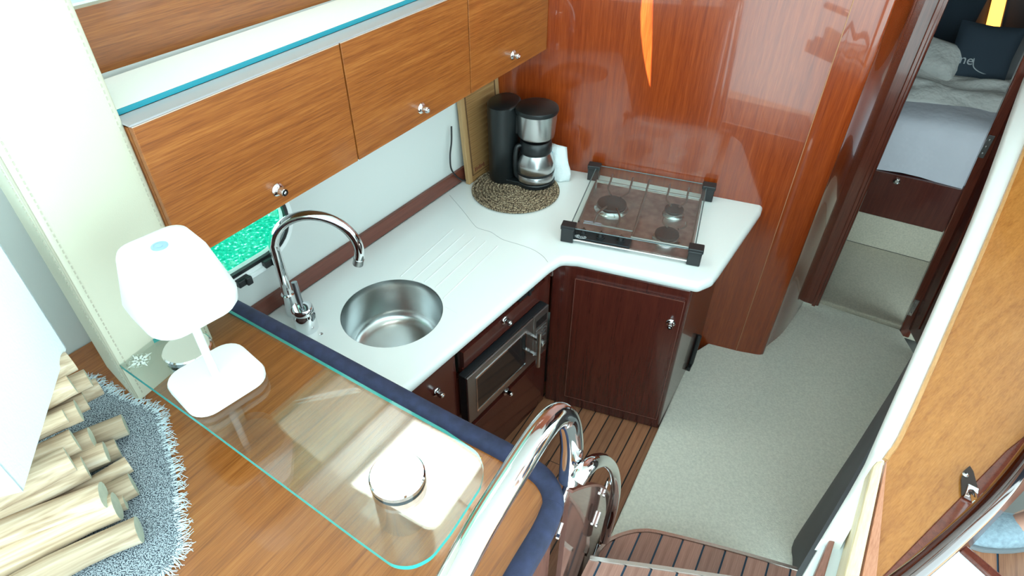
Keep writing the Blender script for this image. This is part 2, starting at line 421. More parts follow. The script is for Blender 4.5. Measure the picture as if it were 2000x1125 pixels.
# ceiling over the galley with a deck hatch
cz = 2.70
outer = [(-3.2, -1.0), (-1.1, -1.0), (-1.1, .22), (3.4, .22), (3.4, 6.4), (-3.2, 6.4)]  # unseen roof outline, run out past the hull to block direct sun
hc = Vector((-.45, 1.70, cz)); u_, v_ = adir(A_KEEL), Vector((adir(A_KEEL).y, -adir(A_KEEL).x, 0))
hatch = [(hc + u_ * y + v_ * x) for x, y in rrect(.27, .22, .05, 4)]
slit_px = [(1254, -8), (1251, 30), (1252, 70), (1256, 105), (1262, 140), (1270, 174), (1271, 140), (1273, 100), (1274, 50), (1276, -8)]
slit = []
for x, y in slit_px:                        # added ceiling slit, out of view, shaped to throw a sun sliver on the bulkhead
    q = pv(x, y, B0, B1); q = q - SUN_DIR * ((cz - q.z) / -SUN_DIR.z); slit.append((q.x, q.y))
bm = B(); face_with_hole(bm, outer, [[(p.x, p.y) for p in hatch], slit], lambda x, y: Vector((x, y, cz)), Vector((0, 0, .004)))
ceil = finish('ceiling', bm, plain('headliner', (.84, .83, .80), .7), kind='structure', label='pale headliner over the galley')

m, n, l, b = newmat('frosted_acrylic'); out_ = n['Material Output']; n.remove(b); tl_ = n.new('ShaderNodeBsdfTranslucent'); tl_.inputs[0].default_value = (.70, .74, .74, 1); l.new(tl_.outputs[0], out_.inputs[0])
bm = B(); slab(bm, [p + Z * .006 for p in hatch], Z * .004)
w3 = thing('window_3', hc, 'hatch', None, kind='structure'); del w3['label']; finish('frosted_pane', bm, m, w3)
bm = B(); prism(bm, [(-2.4, -1.0), (3.6, -1.0), (3.6, 6.4), (-.2, 6.4), (-1.6, .9)], -.12, -.07); finish('light_block_plate', bm, plain('plate_grey', (.12, .11, .10), .8), kind='structure')  # hidden plate added under the floors to stop light leaking in from below
bm = B(); slab(bm, [hp(-1.75, 1.80, -.032), hp(hlen + .5, 1.80, -.032), hp(hlen + .5, 1.80, -.55), hp(-1.75, 1.80, -.55)], Z * .025); finish('side_deck', bm, M_white, kind='structure', label='white side deck outside the window')
# ------------------------------------------------------------------ doorway, cabin beyond
D0, D1 = hz(1600, 592, .02), hz(1757, 643, .02)
dD = (D1 - D0); dD.z = 0; dD.normalize(); nD = Vector((dD.y, -dD.x, 0)); nD = nD if nD.y < 0 else -nD
jl = thing('door_frame', D0 - dD * .05, 'dark mahogany frame of the forward cabin doorway', 'door frame', kind='structure'); del jl['category']; del jl['label']; jl.name = 'trim_3'; WORG['trim_3'] = D0 - dD * .05
P5 = fb[5]
bm = B(); c = D0 - dD * .045; slab(bm, [c + dD * -.055 + nD * .03 - Z * .03, c + dD * .045 + nD * .03 - Z * .03, c + dD * .045 + nD * .03 + Z * 1.9, c + dD * -.055 + nD * .03 + Z * 1.9], -nD * .07)
finish('jamb', bm, wjamb, jl, bevel=.008)
bm = B(); slab(bm, [c + dD * .012 + nD * .03 - Z * .03, c + dD * .03 + nD * .03 - Z * .03, c + dD * .03 + nD * .03 + Z * 1.9, c + dD * .012 + nD * .03 + Z * 1.9], nD * .012)
finish('moulding', bm, wjamb, jl, bevel=.004)
tp_ = pv(1978, 150, D0, D1); LZ = (tp_ - D1); LZ = LZ / LZ.z          # the hinge side leans inwards
bm = B(); c = D1 + dD * .004; slab(bm, [c + nD * .01 - Z * .03, c + dD * .05 + nD * .01 - Z * .03, c + dD * .05 + nD * .01 + LZ * 1.9, c + nD * .01 + LZ * 1.9], -nD * .05)
finish('jamb', bm, wjamb, jl, bevel=.006)
bm = B(); slab(bm, [D0 - dD * .1 + Z * 1.9, D1 + dD * .1 + Z * 1.9, D1 + dD * .1 + Z * 2.7, D0 - dD * .1 + Z * 2.7], -nD * .05)
finish('header', bm, wjamb, jl)
# door leaf, open against the side
dl = hz(1792, 712, .02) - D1; dl.z = 0; dl.normalize(); nl = Vector((dl.y, -dl.x, 0)); nl = nl if nl.x < 0 else -nl
door = thing('door_1', D1 + dl * .05, 'open mahogany cabin door', None, kind='structure'); del door['label']
hinge0 = D1 + nD * .016 + dD * .034
bm = B(); slab(bm, [hinge0 + LZ * .03, hinge0 + dl * .55 + LZ * .03, hinge0 + dl * .55 + LZ * 1.88, hinge0 + LZ * 1.88], -nl * .03)
finish('leaf', bm, wdark, door, bevel=.003)
bm = B(); slab(bm, [hinge0 + dl * .07 + nl * .001 + LZ * .1, hinge0 + dl * .078 + nl * .001 + LZ * .1, hinge0 + dl * .078 + nl * .001 + LZ * 1.8, hinge0 + dl * .07 + nl * .001 + LZ * 1.8], nl * .004)
finish('beading', bm, wjamb, door)
for zz in (.16, 1.02):
    bm = B(); c = D1 + nD * .012 + dD * .014 + LZ * zz; obox(bm, c, dD, nD, Z, .011, .004, .05); 
    for k in (-.03, 0, .03): lathe(bm, [(.004, 0), (.004, .003), (0, .0035)], c + nD * .004 + Z * k, nD, 8)
    finish('hinge', bm, M_steel, door, bevel=.001)
bm = B(); obox(bm, hinge0 + dl * .22 + nl * .012 + Z * .30, dl, nl, Z, .01, .01, .05); finish('door_pull', bm, M_steel, door, bevel=.003)
WE = 1.36
# cabin floor, step, bunk
R0, R1 = hz(1660, 470, .04), hz(1810, 510, .04)
dR = (R1 - R0); dR.z = 0; dR.normalize(); nR = Vector((dR.y, -dR.x, 0)); nR = nR if nR.y < 0 else -nR
def rp(s, d, z): p = R0 + dR * s - nR * d; return Vector((p.x, p.y, z))
M_carp2 = plain('cabin_carpet', (.60, .54, .44), .95, bump=(420, .8, .005), noise=(120, .12), spec=.1)
bm = B(); prism(bm, ccw([tuple(p[:2]) for p in (D0 - dD * .5 - nD * .005, D1 + dD * .1 - nD * .005, rp(1.0, 0, 0), rp(-.6, 0, 0))]), -.03, .04)
finish('floor_cabin', bm, M_carp2, kind='structure', label='beige carpet of the forward cabin', bevel=.008)
bm = B(); slab(bm, [rp(-.6, 0, .04), rp(1.2, 0, .04), rp(1.2, 0, .246), rp(-.6, 0, .246)], -nR * .04)
finish('carpeted_step_riser', bm, M_carp2, label='beige carpeted riser under the bunk front in the cabin', cat='riser', kind='structure')
bunk = thing('bunk', rp(.3, .2, .25), 'dark mahogany bunk base with a round lock in the forward cabin', 'bunk')
bm = B(); slab(bm, [rp(-.4, -.012, .248), rp(.9, -.012, .248), rp(.9, -.012, .518), rp(-.4, -.012, .518)], -nR * .03)
finish('front_panel', bm, wdark, bunk, bevel=.003)
bm = B(); prism(bm, ccw([tuple(rp(*q)[:2]) for q in ((-.4, .03, 0), (.9, .03, 0), (.9, 1.34, 0), (-.4, 1.34, 0))]), .25, .50); finish('base', bm, wdark, bunk)
c = pv(1752, 352, R0, R1) + nR * .014
bm = B(); lathe(bm, [(.016, 0), (.016, .006), (.011, .010), (.009, .006), (.0, .006)], c, nR, 20); finish('lock', bm, M_chrome, bunk, smooth=True)
M_sheet = plain('white_bed_linen', (.56, .555, .62), .9, bump=(8, .5, .03))
M_duvet = plain('off_white_duvet', (.60, .58, .56), .9, bump=(12, .8, .03))
def cloth_block(pts_fn, nu, nv, amp, seed):
    """soft grid surface with a skirt; pts_fn(u,v) -> world point"""
    from mathutils import noise
    bm = B(); g = [[bm.verts.new(pts_fn(i / nu, j / nv) + Z * amp * noise.noise(Vector((i / nu * 3 + seed, j / nv * 9, seed)))) for j in range(nv + 1)] for i in range(nu + 1)]
    for i in range(nu):
        for j in range(nv): bm.faces.new((g[i][j], g[i + 1][j], g[i + 1][j + 1], g[i][j + 1]))
    return bm
# mattress: rounded front edge, white sheet hanging over
prof = [(0.0, .52), (-.004, .60), (-.004, .72), (.015, .79), (.06, .825), (.14, .84), (.5, .845), (1.34, .845)]
bm = B(); rows = []
for s in [x / 10 for x in range(-4, 10)]:
    rows.append([bm.verts.new(rp(s, d + .012 * math.sin(s * 9) * (1 if i < 3 else 0), z + .006 * math.sin(s * 13 + i))) for i, (d, z) in enumerate(prof)] + [bm.verts.new(rp(s, 1.34, .52))])
for a, b in zip(rows, rows[1:]):
    for j in range(len(a)): bm.faces.new((a[j], a[(j + 1) % len(a)], b[(j + 1) % len(a)], b[j]))
bm.faces.new(rows[0][::-1]); bm.faces.new(rows[-1])
finish('mattress', bm, M_sheet, label='thick mattress under a white fitted sheet on the bunk', cat='mattress', smooth=True, angle=80)
def duv(u, v):
    s = -.38 + .95 * u; d = .16 + .62 * v + .10 * (1 - u) * (1 - v) * 0 + .13 * u * (1 - v)
    z = .868 + .035 * math.sin(math.pi * min(1, v * 1.05)) + .022 * math.sin(v * 22 + u * 5) * .6 + .012 * math.sin(u * 14 + v * 6)
    e = min(u, 1 - u, v, 1 - v); z -= .03 * max(0, 1 - e * 14)
    return rp(s, d, z)
bm = cloth_block(duv, 40, 40, .02, 3.1)
d_ = finish('duvet', bm, M_duvet, label='rumpled off-white duvet spread over the bunk', cat='duvet', smooth=True, angle=180)
md = d_.modifiers.new('thick', 'SOLIDIFY'); md.thickness = .025; md.offset = -1
# cabin shell
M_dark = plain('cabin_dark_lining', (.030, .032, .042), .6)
def wallq(name, a, b, z0, z1, off, mat, lab=None):
    bm = B(); slab(bm, [Vector((a.x, a.y, z0)), Vector((b.x, b.y, z0)), Vector((b.x, b.y, z1)), Vector((a.x, a.y, z1))], off)
    return finish(name, bm, mat, kind='structure', label=lab)
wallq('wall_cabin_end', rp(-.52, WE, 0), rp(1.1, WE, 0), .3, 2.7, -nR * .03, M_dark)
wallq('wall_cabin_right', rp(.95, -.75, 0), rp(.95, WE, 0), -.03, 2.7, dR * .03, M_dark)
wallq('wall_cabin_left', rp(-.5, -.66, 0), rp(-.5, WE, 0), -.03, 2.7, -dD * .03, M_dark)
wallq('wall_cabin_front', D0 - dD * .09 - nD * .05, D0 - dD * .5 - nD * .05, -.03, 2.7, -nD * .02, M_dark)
# pillows
def pillow(name, c, u, v, w, h, t, mat, lab, grp=None, par=None):
    n = u.cross(v).normalized(); bm = B(); N = 14
    for sgn in (1, -1):
        g = []
        for i in range(N + 1):
            row = []
            for j in range(N + 1):
                a, b = -1 + 2 * i / N, -1 + 2 * j / N
                bul = (max(0, 1 - a ** 4) * max(0, 1 - b ** 4)) ** .6
                pin = 1 - .07 * (1 - abs(b)) * (abs(a) ** 3); pin2 = 1 - .07 * (1 - abs(a)) * (abs(b) ** 3)
                row.append(bm.verts.new(c + u * (a * w / 2 * pin) + v * (b * h / 2 * pin2) + n * (sgn * (t / 2 * bul + .002))))
            g.append(row)
        for i in range(N):
            for j in range(N): bm.faces.new((g[i][j], g[i + 1][j], g[i + 1][j + 1], g[i][j + 1]))
    return finish(name, bm, mat, par, lab, 'pillow' if not par else None, grp, smooth=True, angle=180)
def bed_pt(px_, py_, d):   # point on the vertical plane d behind the bunk front
    a, b = rp(0, d, 0), rp(1, d, 0); return pv(px_, py_, a, b)
M_navyp = plain('dark_blue_cushion', (.030, .045, .065), .9, bump=(300, .3, .001))
M_greyp = plain('grey_cushion', (.16, .16, .17), .9, bump=(300, .3, .001))
tilt = lambda deg: (Z * math.cos(R(deg)) - nR * -math.sin(R(deg)) * -1).normalized()
def lean(deg): return (Z * math.cos(R(deg)) - nR * math.sin(R(deg))).normalized()
def spin(u, v, deg): 
    c, s = math.cos(R(deg)), math.sin(R(deg)); return (u * c + v * s), (v * c - u * s)
u, v = spin(dR, lean(58), -14)
pillow('pillow', hz(1812, 112, .955), u, v, .36, .25, .13, M_duvet, 'plump off-white pillow lying in front of the dark cushions', 'bed pillows')
u, v = spin(dR, lean(24), -2)
pillow('pillow', rp(.085, 1.06, 1.03), u, v, .34, .34, .10, M_navyp, 'plain dark blue cushion leaning behind the off-white pillow', 'bed pillows')
u, v = spin(dR, lean(26), 0)
cz_ = hz(1917, 108, 1.0)
let = thing('cushion', cz_ - Z * .15, 'dark blue cushion with white lettering under the lit lamp', 'pillow', 'bed pillows')
pillow('cover', cz_, u, v, .31, .33, .10, M_navyp, None, None, let)
nn_ = u.cross(v).normalized(); nn_ = nn_ if nn_.dot(nR) > 0 else -nn_
M_thread = plain('pale_thread', (.45, .47, .50), .8)
bm = text_bm('me', .07, cz_ - v * .045 - u * .075 + nn_ * .052, u, v, .004)
tube(bm, smooth_path([cz_ - v * .03 - u * .035 + nn_ * .053, cz_ - v * .075 - u * .02 + nn_ * .051, cz_ - v * .098 + u * .035 + nn_ * .046, cz_ - v * .088 + u * .095 + nn_ * .04], 5), .0028, 6)
finish('lettering', bm, M_thread, let)
u, v = spin(dR, lean(50), 20)
pillow('pillow', hz(1996, 112, .95), u, v, .36, .28, .12, M_greyp, 'grey pillow at the far right behind the door edge', 'bed pillows')
u, v = spin(dR, lean(16), -3)
pillow('pillow', rp(.07, 1.19, 1.07), u, v, .33, .34, .09, plain('taupe_cushion', (.22, .19, .16), .9), 'taupe cushion showing its top edge behind the dark cushions', 'bed pillows')
# headboard shelf and lit lamp
bm = B(); slab(bm, [bed_pt(1780, 40, 1.30), bed_pt(1995, 85, 1.30), bed_pt(1995, 95, 1.30), bed_pt(1780, 50, 1.30)], -nR * .06)
finish('headboard_rail', bm, wood('headboard_wood', (.3, .12, .05), (.42, .19, .08), (.5, .25, .1), dR, .5, .1), label='light wood rail behind the cushions at the bunk head', cat='rail')
M_glow = emit('amber_lamp_glow', (1.0, .36, .05), 1.9)
lampw = thing('wall_lamp', bed_pt(1915, 75, 1.31), 'lit amber strip lamp on the dark cabin end wall', 'lamp')
bm = B(); slab(bm, [bed_pt(1922, 66, 1.31), bed_pt(1948, 74, 1.31), bed_pt(1976, -40, 1.31), bed_pt(1948, -40, 1.31)], -nR * .03)
finish('diffuser', bm, M_glow, lampw, bevel=.006)
bm = B(); slab(bm, [bed_pt(1926, 70, 1.335), bed_pt(1950, 78, 1.335), bed_pt(1978, -42, 1.335), bed_pt(1946, -42, 1.335)], -nR * .03)
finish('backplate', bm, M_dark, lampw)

# ================================================================== OVERHEAD CABINETS
def cp_(s, z, d=0.0): p = K0 + dC * s + nC * d; return Vector((p.x, p.y, z))
def s_of(px_, py_): return (pv(px_, py_, K0, K0 + dC) - K0).dot(dC)
g1 = s_of(682, 198); g2 = s_of(917, 90); sL = s_of(254, 258) + .004
def knob(c, n, parent, sc=1.0):
    bm = B()
    lathe(bm, [(.0165 * sc, 0), (.0175 * sc, .004 * sc), (.014 * sc, .008 * sc), (.009 * sc, .009 * sc), (.009 * sc, .013 * sc), (.0105 * sc, .014 * sc), (.0105 * sc, .027 * sc), (.009 * sc, .030 * sc), (.004 * sc, .030 * sc), (.003 * sc, .027 * sc), (0, .027 * sc)], c, n, 24)
    return finish('knob', bm, M_chrome, parent, smooth=True)
units = [(sL, g1, (541, 370), 'overhead mahogany cabinet next to the cream pillar, above the porthole'),
         (g1, g2, (822, 211), 'middle overhead mahogany cabinet with a chrome knob over the white wall'),
         (g2, -.004, (1001, 107), 'overhead mahogany cabinet against the glossy bulkhead, above the cutting board')]
for a, b, kp, lab in units:
    t = thing('overhead_cabinet', cp_((a + b) / 2, ZC0, -.1), lab, 'cabinet', 'overhead cabinets above the sink')
    bm = B(); be = b - (.046 if b > -.01 else .003); slab(bm, [cp_(a + .003, ZC0, -.018), cp_(be, ZC0, -.018), cp_(be, ZC1 - .004, -.018), cp_(a + .003, ZC1 - .004, -.018)], -nC * .175)
    finish('body', bm, wc, t)
    bm = B(); slab(bm, [cp_(a + .0025, ZC0 - .002, 0), cp_(b - .0025, ZC0 - .002, 0), cp_(b - .0025, ZC1, 0), cp_(a + .0025, ZC1, 0)], -nC * .016)
    dd = finish('door', bm, wc, t, bevel=.0015)
    bm = B(); slab(bm, [cp_(a + .0025, ZC1 + .0001, 0), cp_(b - .0025, ZC1 + .0001, 0), cp_(b - .0025, ZC1 + .0001, -.003), cp_(a + .0025, ZC1 + .0001, -.003)], Z * .0012)
    finish('edge_band', bm, plain('pale_edge', (.62, .50, .42), .4), dd)
    knob(pv(*kp, K0, K0 + dC) + nC * .0, nC, dd)
# ledge on top of the cabinets: grey lip, glass edge, white shelf
led = thing('cabinet_top_shelf', cp_(-.8, ZC1, -.1), 'white shelf with a grey front lip along the top of the overhead cabinets', 'shelf')
bm = B(); slab(bm, [cp_(sL, ZC1 + .002, -.002), cp_(-.004, ZC1 + .002, -.002), cp_(-.004, ZC1 + .002, -.058), cp_(sL, ZC1 + .002, -.058)], Z * .004)
finish('front_lip', bm, plain('grey_lip', (.36, .34, .36), .3, coat=.3), led)
bm = B(); slab(bm, [cp_(sL, ZC1 + .004, -.064), cp_(-.004, ZC1 + .004, -.064), cp_(-.052, ZC1 + .004, -.236), cp_(sL, ZC1 + .004, -.236)], Z * .012)
finish('shelf_board', bm, M_counter, led, bevel=.003)
bm = B(); slab(bm, [cp_(sL, ZC1 + .006, -.0610), cp_(-.004, ZC1 + .006, -.0610), cp_(-.004, ZC1 + .006, -.0638), cp_(sL, ZC1 + .006, -.0638)], Z * .011)
finish('teal_edge', bm, plain('teal_edge', (.02, .26, .34), .2), led)

# ================================================================== CREAM PILLAR
PA, PB, PC = hz(418, 660, ZW), hz(270, 786, ZW), hz(240, 757, ZW)
dAB = (PA - PB); dAB.z = 0; dAB.normalize()
nAB = Vector((dAB.y, -dAB.x, 0))
PD = PB - nAB * .17 + dAB * .05; PE = PA - nAB * .17
foot = round_poly([PA, PB, PD, PE], [.012, .012, .015, .015], 4)
foot = ccw(foot)
pil = thing('padded_pillar', Vector((PB.x - .05, PB.y + .1, ZW)), 'cream leather padded pillar with stitched seams beside the glass shelf', 'pillar')
bm = B(); prism(bm, foot, ZW + .001, 2.74)
finish('padding', bm, M_leather, pil, smooth=True, angle=50)
M_stitch = plain('stitch_thread', (.45, .41, .33), .8)
def stitches(P, off, along, name='stitching'):
    bm = B()
    for k in range(0, 118):
        c = P + off + Z * (.02 + k * .0125); obox(bm, c, along, along.cross(Z), Z, .0011, .0011, .0035)
    finish(name, bm, M_stitch, pil)
dBD = (PD - PB); dBD.z = 0; dBD.normalize(); nBD = Vector((dBD.y, -dBD.x, 0)); nBD = nBD if nBD.y < 0 else -nBD
stitches(PB + dAB * .018 + Vector((0, 0, 0)), nAB * .0004, dAB)
stitches(PB + dBD * .018, nBD * .0004, dBD)
stitches(PA - dAB * .014, nAB * .0004, dAB)
bm = B(); tube(bm, [PB + (dAB + dBD) * .0036 + Z * .01, PB + (dAB + dBD) * .0036 + Z * 1.6], .0025, 8); finish('seam', bm, plain('seam_tan', (.40, .37, .29), .7), pil)  # seam tube in a darker tone than the leather

# ================================================================== COUNTER, SINK, TAP
# where bulkhead meets hull strip
def isect(P, d, Q, e):
    k = d.x * e.y - d.y * e.x; t = ((Q.x - P.x) * e.y - (Q.y - P.y) * e.x) / k; return P + d * t
ze = CT - .018
out_px = [(700, 850), (803, 760), (1076, 526), (1099, 511), (1128, 513), (1366, 564), (1392, 553), (1404, 538), (1486, 418), (1490, 406), (1482, 399)]
op = [hz(x, y, ze) for x, y in out_px]
op[0] = op[1] + (op[1] - op[2]).normalized() * .30
bl0, bl1 = hz(445, 587, 1.112), hz(985, 874, 1.112); dBl = (bl1 - bl0).normalized(); nBl = Vector((-dBl.y, dBl.x, 0)); nBl = nBl if nBl.y > 0 else -nBl
bend = bl0 + nBl * .035
op[0] = isect(op[1], (op[1] - op[2]).normalized(), bend, dBl)
poly = [tuple(p[:2]) for p in op]
poly += [tuple((B1 + nB * .002)[:2])][:0]
bk = B0 - dB * .0 + nB * .001
cornerBH = isect(B0 + nB * .002, dB, S0 + nH * .002, dH)
poly.append(tuple(cornerBH[:2]))
poly.append(tuple(isect(S0 + nH * .002, dH, bend, dBl)[:2]))
poly = round_poly(poly, [0, 0, .05, .03, .05, .03, .03, .03, .015, .012, .01, 0, 0], 4)
poly = ccw(poly)
SK = Vector((-.396, 1.543, CT)); SR = .168
hole = [(SK.x + SR * math.cos(2 * math.pi * k / 48), SK.y + SR * math.sin(2 * math.pi * k / 48)) for k in range(48)]
bm = B(); rr = .02; rings = []
ringdef = [(rr * (1 - math.sin(a)), CT - rr * (1 - math.cos(a))) for a in [math.pi / 2 * k / 5 for k in range(6)]]
ringdef += [(0, CT - .03), (.008, CT - .042), (.03, CT - .044)]
for off, z in ringdef: rings.append([bm.verts.new((p[0], p[1], z)) for p in offset_poly(poly, off)])
for A_, B_ in zip(rings, rings[1:]):
    for i in range(len(A_)): bm.faces.new((A_[i], A_[(i + 1) % len(A_)], B_[(i + 1) % len(A_)], B_[i]))
hv = [bm.verts.new((x, y, CT)) for x, y in hole]; hv2 = [bm.verts.new((x, y, CT - .044)) for x, y in hole]
for i in range(48): bm.faces.new((hv[i], hv[(i + 1) % 48], hv2[(i + 1) % 48], hv2[i]))
def cap(o, h):
    eds = []
    for loop in (o, h):
        for i in range(len(loop)):
            e = bm.edges.get((loop[i], loop[(i + 1) % len(loop)])) or bm.edges.new((loop[i], loop[(i + 1) % len(loop)])); eds.append(e)
    bmesh.ops.triangle_fill(bm, use_beauty=True, use_dissolve=False, edges=eds)
cap(rings[0], hv); cap(rings[-1], hv2)
ctop = thing('countertop', Vector((.0, 1.9, CT - .045)), 'white L-shaped worktop with drainer grooves around the sink and hob', 'countertop')
finish('slab', bm, M_counter, ctop, smooth=True, angle=35)
for (x0, y0), (x1, y1) in (((884, 448), (782, 540)), ((906, 457), (806, 547)), ((927, 463), (829, 551)), ((949, 471), (850, 562)), ((972, 480), (866, 583))):
    a, b = hz(x0, y0, CT), hz(x1, y1, CT); d = (b - a).normalized(); n_ = Vector((d.y, -d.x, 0))
    bm = B(); tube(bm, [a - Z * .0028, b - Z * .0028], .0042, 10)
    finish('drainer_rib', bm, M_counter, ctop, smooth=True)
sm = smooth_path([hz(x, y, CT + .0002) for x, y in ((878, 381), (903, 410), (925, 438), (935, 446), (958, 453), (972, 462), (985, 469), (1012, 477), (1040, 487), (1060, 500), (1070, 512))], 4)
bm = B(); sweep(bm, sm, [(-.0008, -.0004), (.0008, -.0004), (.0008, .0004), (-.0008, .0004)]); finish('joint_line', bm, plain('joint_grey', (.35, .37, .37), .7), ctop)
for a, b in (((869, 599), (893, 612)),):
    bm = B(); sweep(bm, [hz(*a, CT + .0002), hz(*b, CT + .0002)], [(-.0004, -.0003), (.0004, -.0003), (.0004, .0003), (-.0004, .0003)]); finish('joint_line', bm, plain('faint_joint', (.66, .68, .68), .6), ctop)
# sink
sink = thing('sink', SK - Z * .19, 'round brushed steel sink bowl set into the white worktop', 'sink')
bm = B(); r_ = SR - .003
pf = [(r_ + .0015, -.001), (r_, -.006), (r_ - .003, -.03), (r_ - .005, -.13), (r_ - .012, -.155), (r_ - .03, -.17), (r_ - .06, -.174), (.03, -.178), (.0, -.178)]
pf += [(0, -.181), (r_ - .06, -.178), (r_ - .028, -.174), (r_ - .008, -.156), (r_ - .002, -.13), (r_ + .002, -.001)]
lathe(bm, pf, SK, Z, 64, caps=False); finish('bowl', bm, plain('bowl_steel', (.56, .58, .58), .24, 1.0, noise=(6, .12)), sink, smooth=True, angle=50)
bm = B(); lathe(bm, [(.040, -.1775), (.040, -.174), (.034, -.173), (.030, -.1765), (0, -.1765)], SK + Vector((0, -.045, 0)), Z, 32); finish('drain', bm, M_chrome, sink, smooth=True)
# tap
TB = hz(601, 641, CT)
tap = thing('tap', TB, 'chrome swan-neck mixer tap with a pin lever beside the sink', 'tap')
bm = B(); lathe(bm, [(.034, 0), (.035, .002), (.035, .062), (.031, .068), (.031, .071), (.034, .073), (.034, .086), (.029, .092), (0, .094)], TB, Z, 32); finish('body', bm, M_chrome, tap, smooth=True)
lv = [TB + Z * .092, TB + Z * .105 + Vector((-.003, .004, 0)), TB + Z * .175 + Vector((-.012, .02, 0))]
bm = B(); tube(bm, [lv[0], lv[1]], .006, 12); tube(bm, [lv[1], lv[2]], .0095, 16); finish('lever', bm, plain('satin_steel', (.42, .45, .48), .3, 1.0), tap, smooth=True)
NB = hz(573, 612, CT)
e_ = pv(695, 488, NB, SK); top_ = pv(618, 443, NB, SK)
ud = (SK - NB); ud.z = 0; ud.normalize()
L = (e_ - NB).dot(ud); zend = e_.z; zs = pv(537, 490, NB, NB + ud).z
zs = zat(537, 490, NB)
Rr = L / 2 * 1.04
arc = [NB + Z * .0, NB + Z * .06, NB + Z * (zs - CT)]
for k in range(1, 15):
    a = math.pi * 1.12 * k / 14; arc.append(NB + ud * (Rr - Rr * math.cos(a)) + Z * (zs - CT + Rr * math.sin(a)))
arc = smooth_path(arc, 3)
bm = B(); tube(bm, arc, .0155, 20); finish('spout', bm, M_chrome, tap, smooth=True)
ed = (arc[-1] - arc[-2]).normalized(); bm = B(); tube(bm, [arc[-1] - ed * .012, arc[-1] + ed * .010], .0168, 20); finish('aerator', bm, M_steel, tap, smooth=True)
bm = B(); lathe(bm, [(.021, 0), (.021, .085), (.0175, .088), (0, .088)], NB, Z, 24); finish('spout_collar', bm, M_chrome, tap, smooth=True)
bm = B(); lathe(bm, [(.0055, 0), (.0055, .003), (.003, .004), (0, .003)], hz(628, 653, CT), Z, 14)
finish('counter_screw', bm, M_chrome, label='tiny chrome screw head in the worktop beside the tap', cat='screw', smooth=True)

# ================================================================== BASE CABINETS, MICROWAVE
E0, E1 = hz(803, 761, .80), hz(1075, 527, .80)
nF = Vector((dF.y, -dF.x, 0))
ff = -.03
def fp(s, z, d=0.0): p = E0 + dF * s + nF * (d + ff); return Vector((p.x, p.y, z))
def fs(px_, py_): P = E0 + nF * ff; return (pv(px_, py_, P, P + dF) - P).dot(dF)
def fq(px_, py_, d=0.0): P = E0 + nF * (ff + d); return pv(px_, py_, P, P + dF)
HF0, HF1 = hz(1130, 797, 0), hz(1285, 838, 0)
dHb = (HF1 - HF0); dHb.z = 0; dHb.normalize(); nHb = Vector((dHb.y, -dHb.x, 0)); nHb = nHb if nHb.y < 0 else -nHb
inner = isect(E0 + nF * ff, dF, HF0, dHb); inner.z = 0
s_in = (inner - E0).dot(dF)
s_a = fs(893, 690); s_b = fs(1060, 600)
zt = CT - .046
def box_unit(t, s0, s1, z0=.0, z1=zt):
    bm = B()
    for a_, b_ in ((s0 + .001, s0 + .013), (s1 - .013, s1 - .001)): slab(bm, [fp(a_, z0), fp(b_, z0), fp(b_, .62), fp(a_, .62)], -nF * .40)
    slab(bm, [fp(s0 + .013, z0), fp(s1 - .013, z0), fp(s1 - .013, z0 + .03), fp(s0 + .013, z0 + .03)], -nF * .40)
    slab(bm, [fp(s0 + .013, z0 + .03), fp(s1 - .013, z0 + .03), fp(s1 - .013, z1), fp(s0 + .013, z1)], -nF * .012); return finish('carcass', bm, wdark, t)
def front(t, s0, s1, z0, z1, name='door', th=.014, mat=None):
    bm = B(); slab(bm, [fp(s0 + .0015, z0 + .0015, .0005), fp(s1 - .0015, z0 + .0015, .0005), fp(s1 - .0015, z1 - .0015, .0005), fp(s0 + .0015, z1 - .0015, .0005)], nF * th); return finish(name, bm, mat or wdark, t, bevel=.001)
u1 = thing('base_cabinet', fp(s_a - .2, 0, -.2), 'dark mahogany base cabinet partly hidden behind the navy bolster', 'cabinet', 'galley base cabinets')
s_u = (isect(E0 + nF * ff, dF, bend + nBl * .01, dBl) - E0).dot(dF)
s_u = max(s_u, s_a - .42)
box_unit(u1, s_u, s_a); d1 = front(u1, s_u + .004, s_a - .035, .05, .765); knob(fq(852, 765, .015), nF, d1)
u2 = thing('base_cabinet', fp((s_a + s_b) / 2, 0, -.2), 'dark mahogany base cabinet surrounding the built-in microwave', 'cabinet', 'galley base cabinets')
box_unit(u2, s_a, s_b); d2 = front(u2, s_a + .012, s_b, .665, .742, 'drawer'); knob(fq(985, 625, .015), nF, d2)
d3 = front(u2, s_a + .012, s_b, .055, .325, 'drawer'); knob(fq(988, 764, .015), nF, d3)
front(u2, s_a + .012, s_b, .33, .66, 'microwave_surround', .006)
bm = B(); c = fq(1037, 562, .004); obox(bm, c - dF * .03, dF, nF, Z, .045, .006, .018); obox(bm, c - dF * .02 + nF * .008, dF, nF, Z, .006, .006, .018); finish('latch_block', bm, M_black, u2, bevel=.002)
u3 = thing('corner_panel', fp((s_b + s_in) / 2, 0, -.02), 'narrow dark mahogany corner panel between the microwave and the hob cabinet', 'panel')
bm = B(); slab(bm, [fp(s_b + .001, 0), fp(s_in - .002, 0), fp(s_in - .002, zt), fp(s_b + .001, zt)], -nF * .05); finish('board', bm, wdark, u3)
bm = B(); c = fq(1078, 528, .0); obox(bm, c + nF * .006, dF, nF, Z, .012, .005, .016); lathe(bm, [(.006, 0), (.006, .02), (0, .02)], c - Z * .02 - dF * .006, dF, 12); finish('catch', bm, M_chrome, u3, bevel=.001)
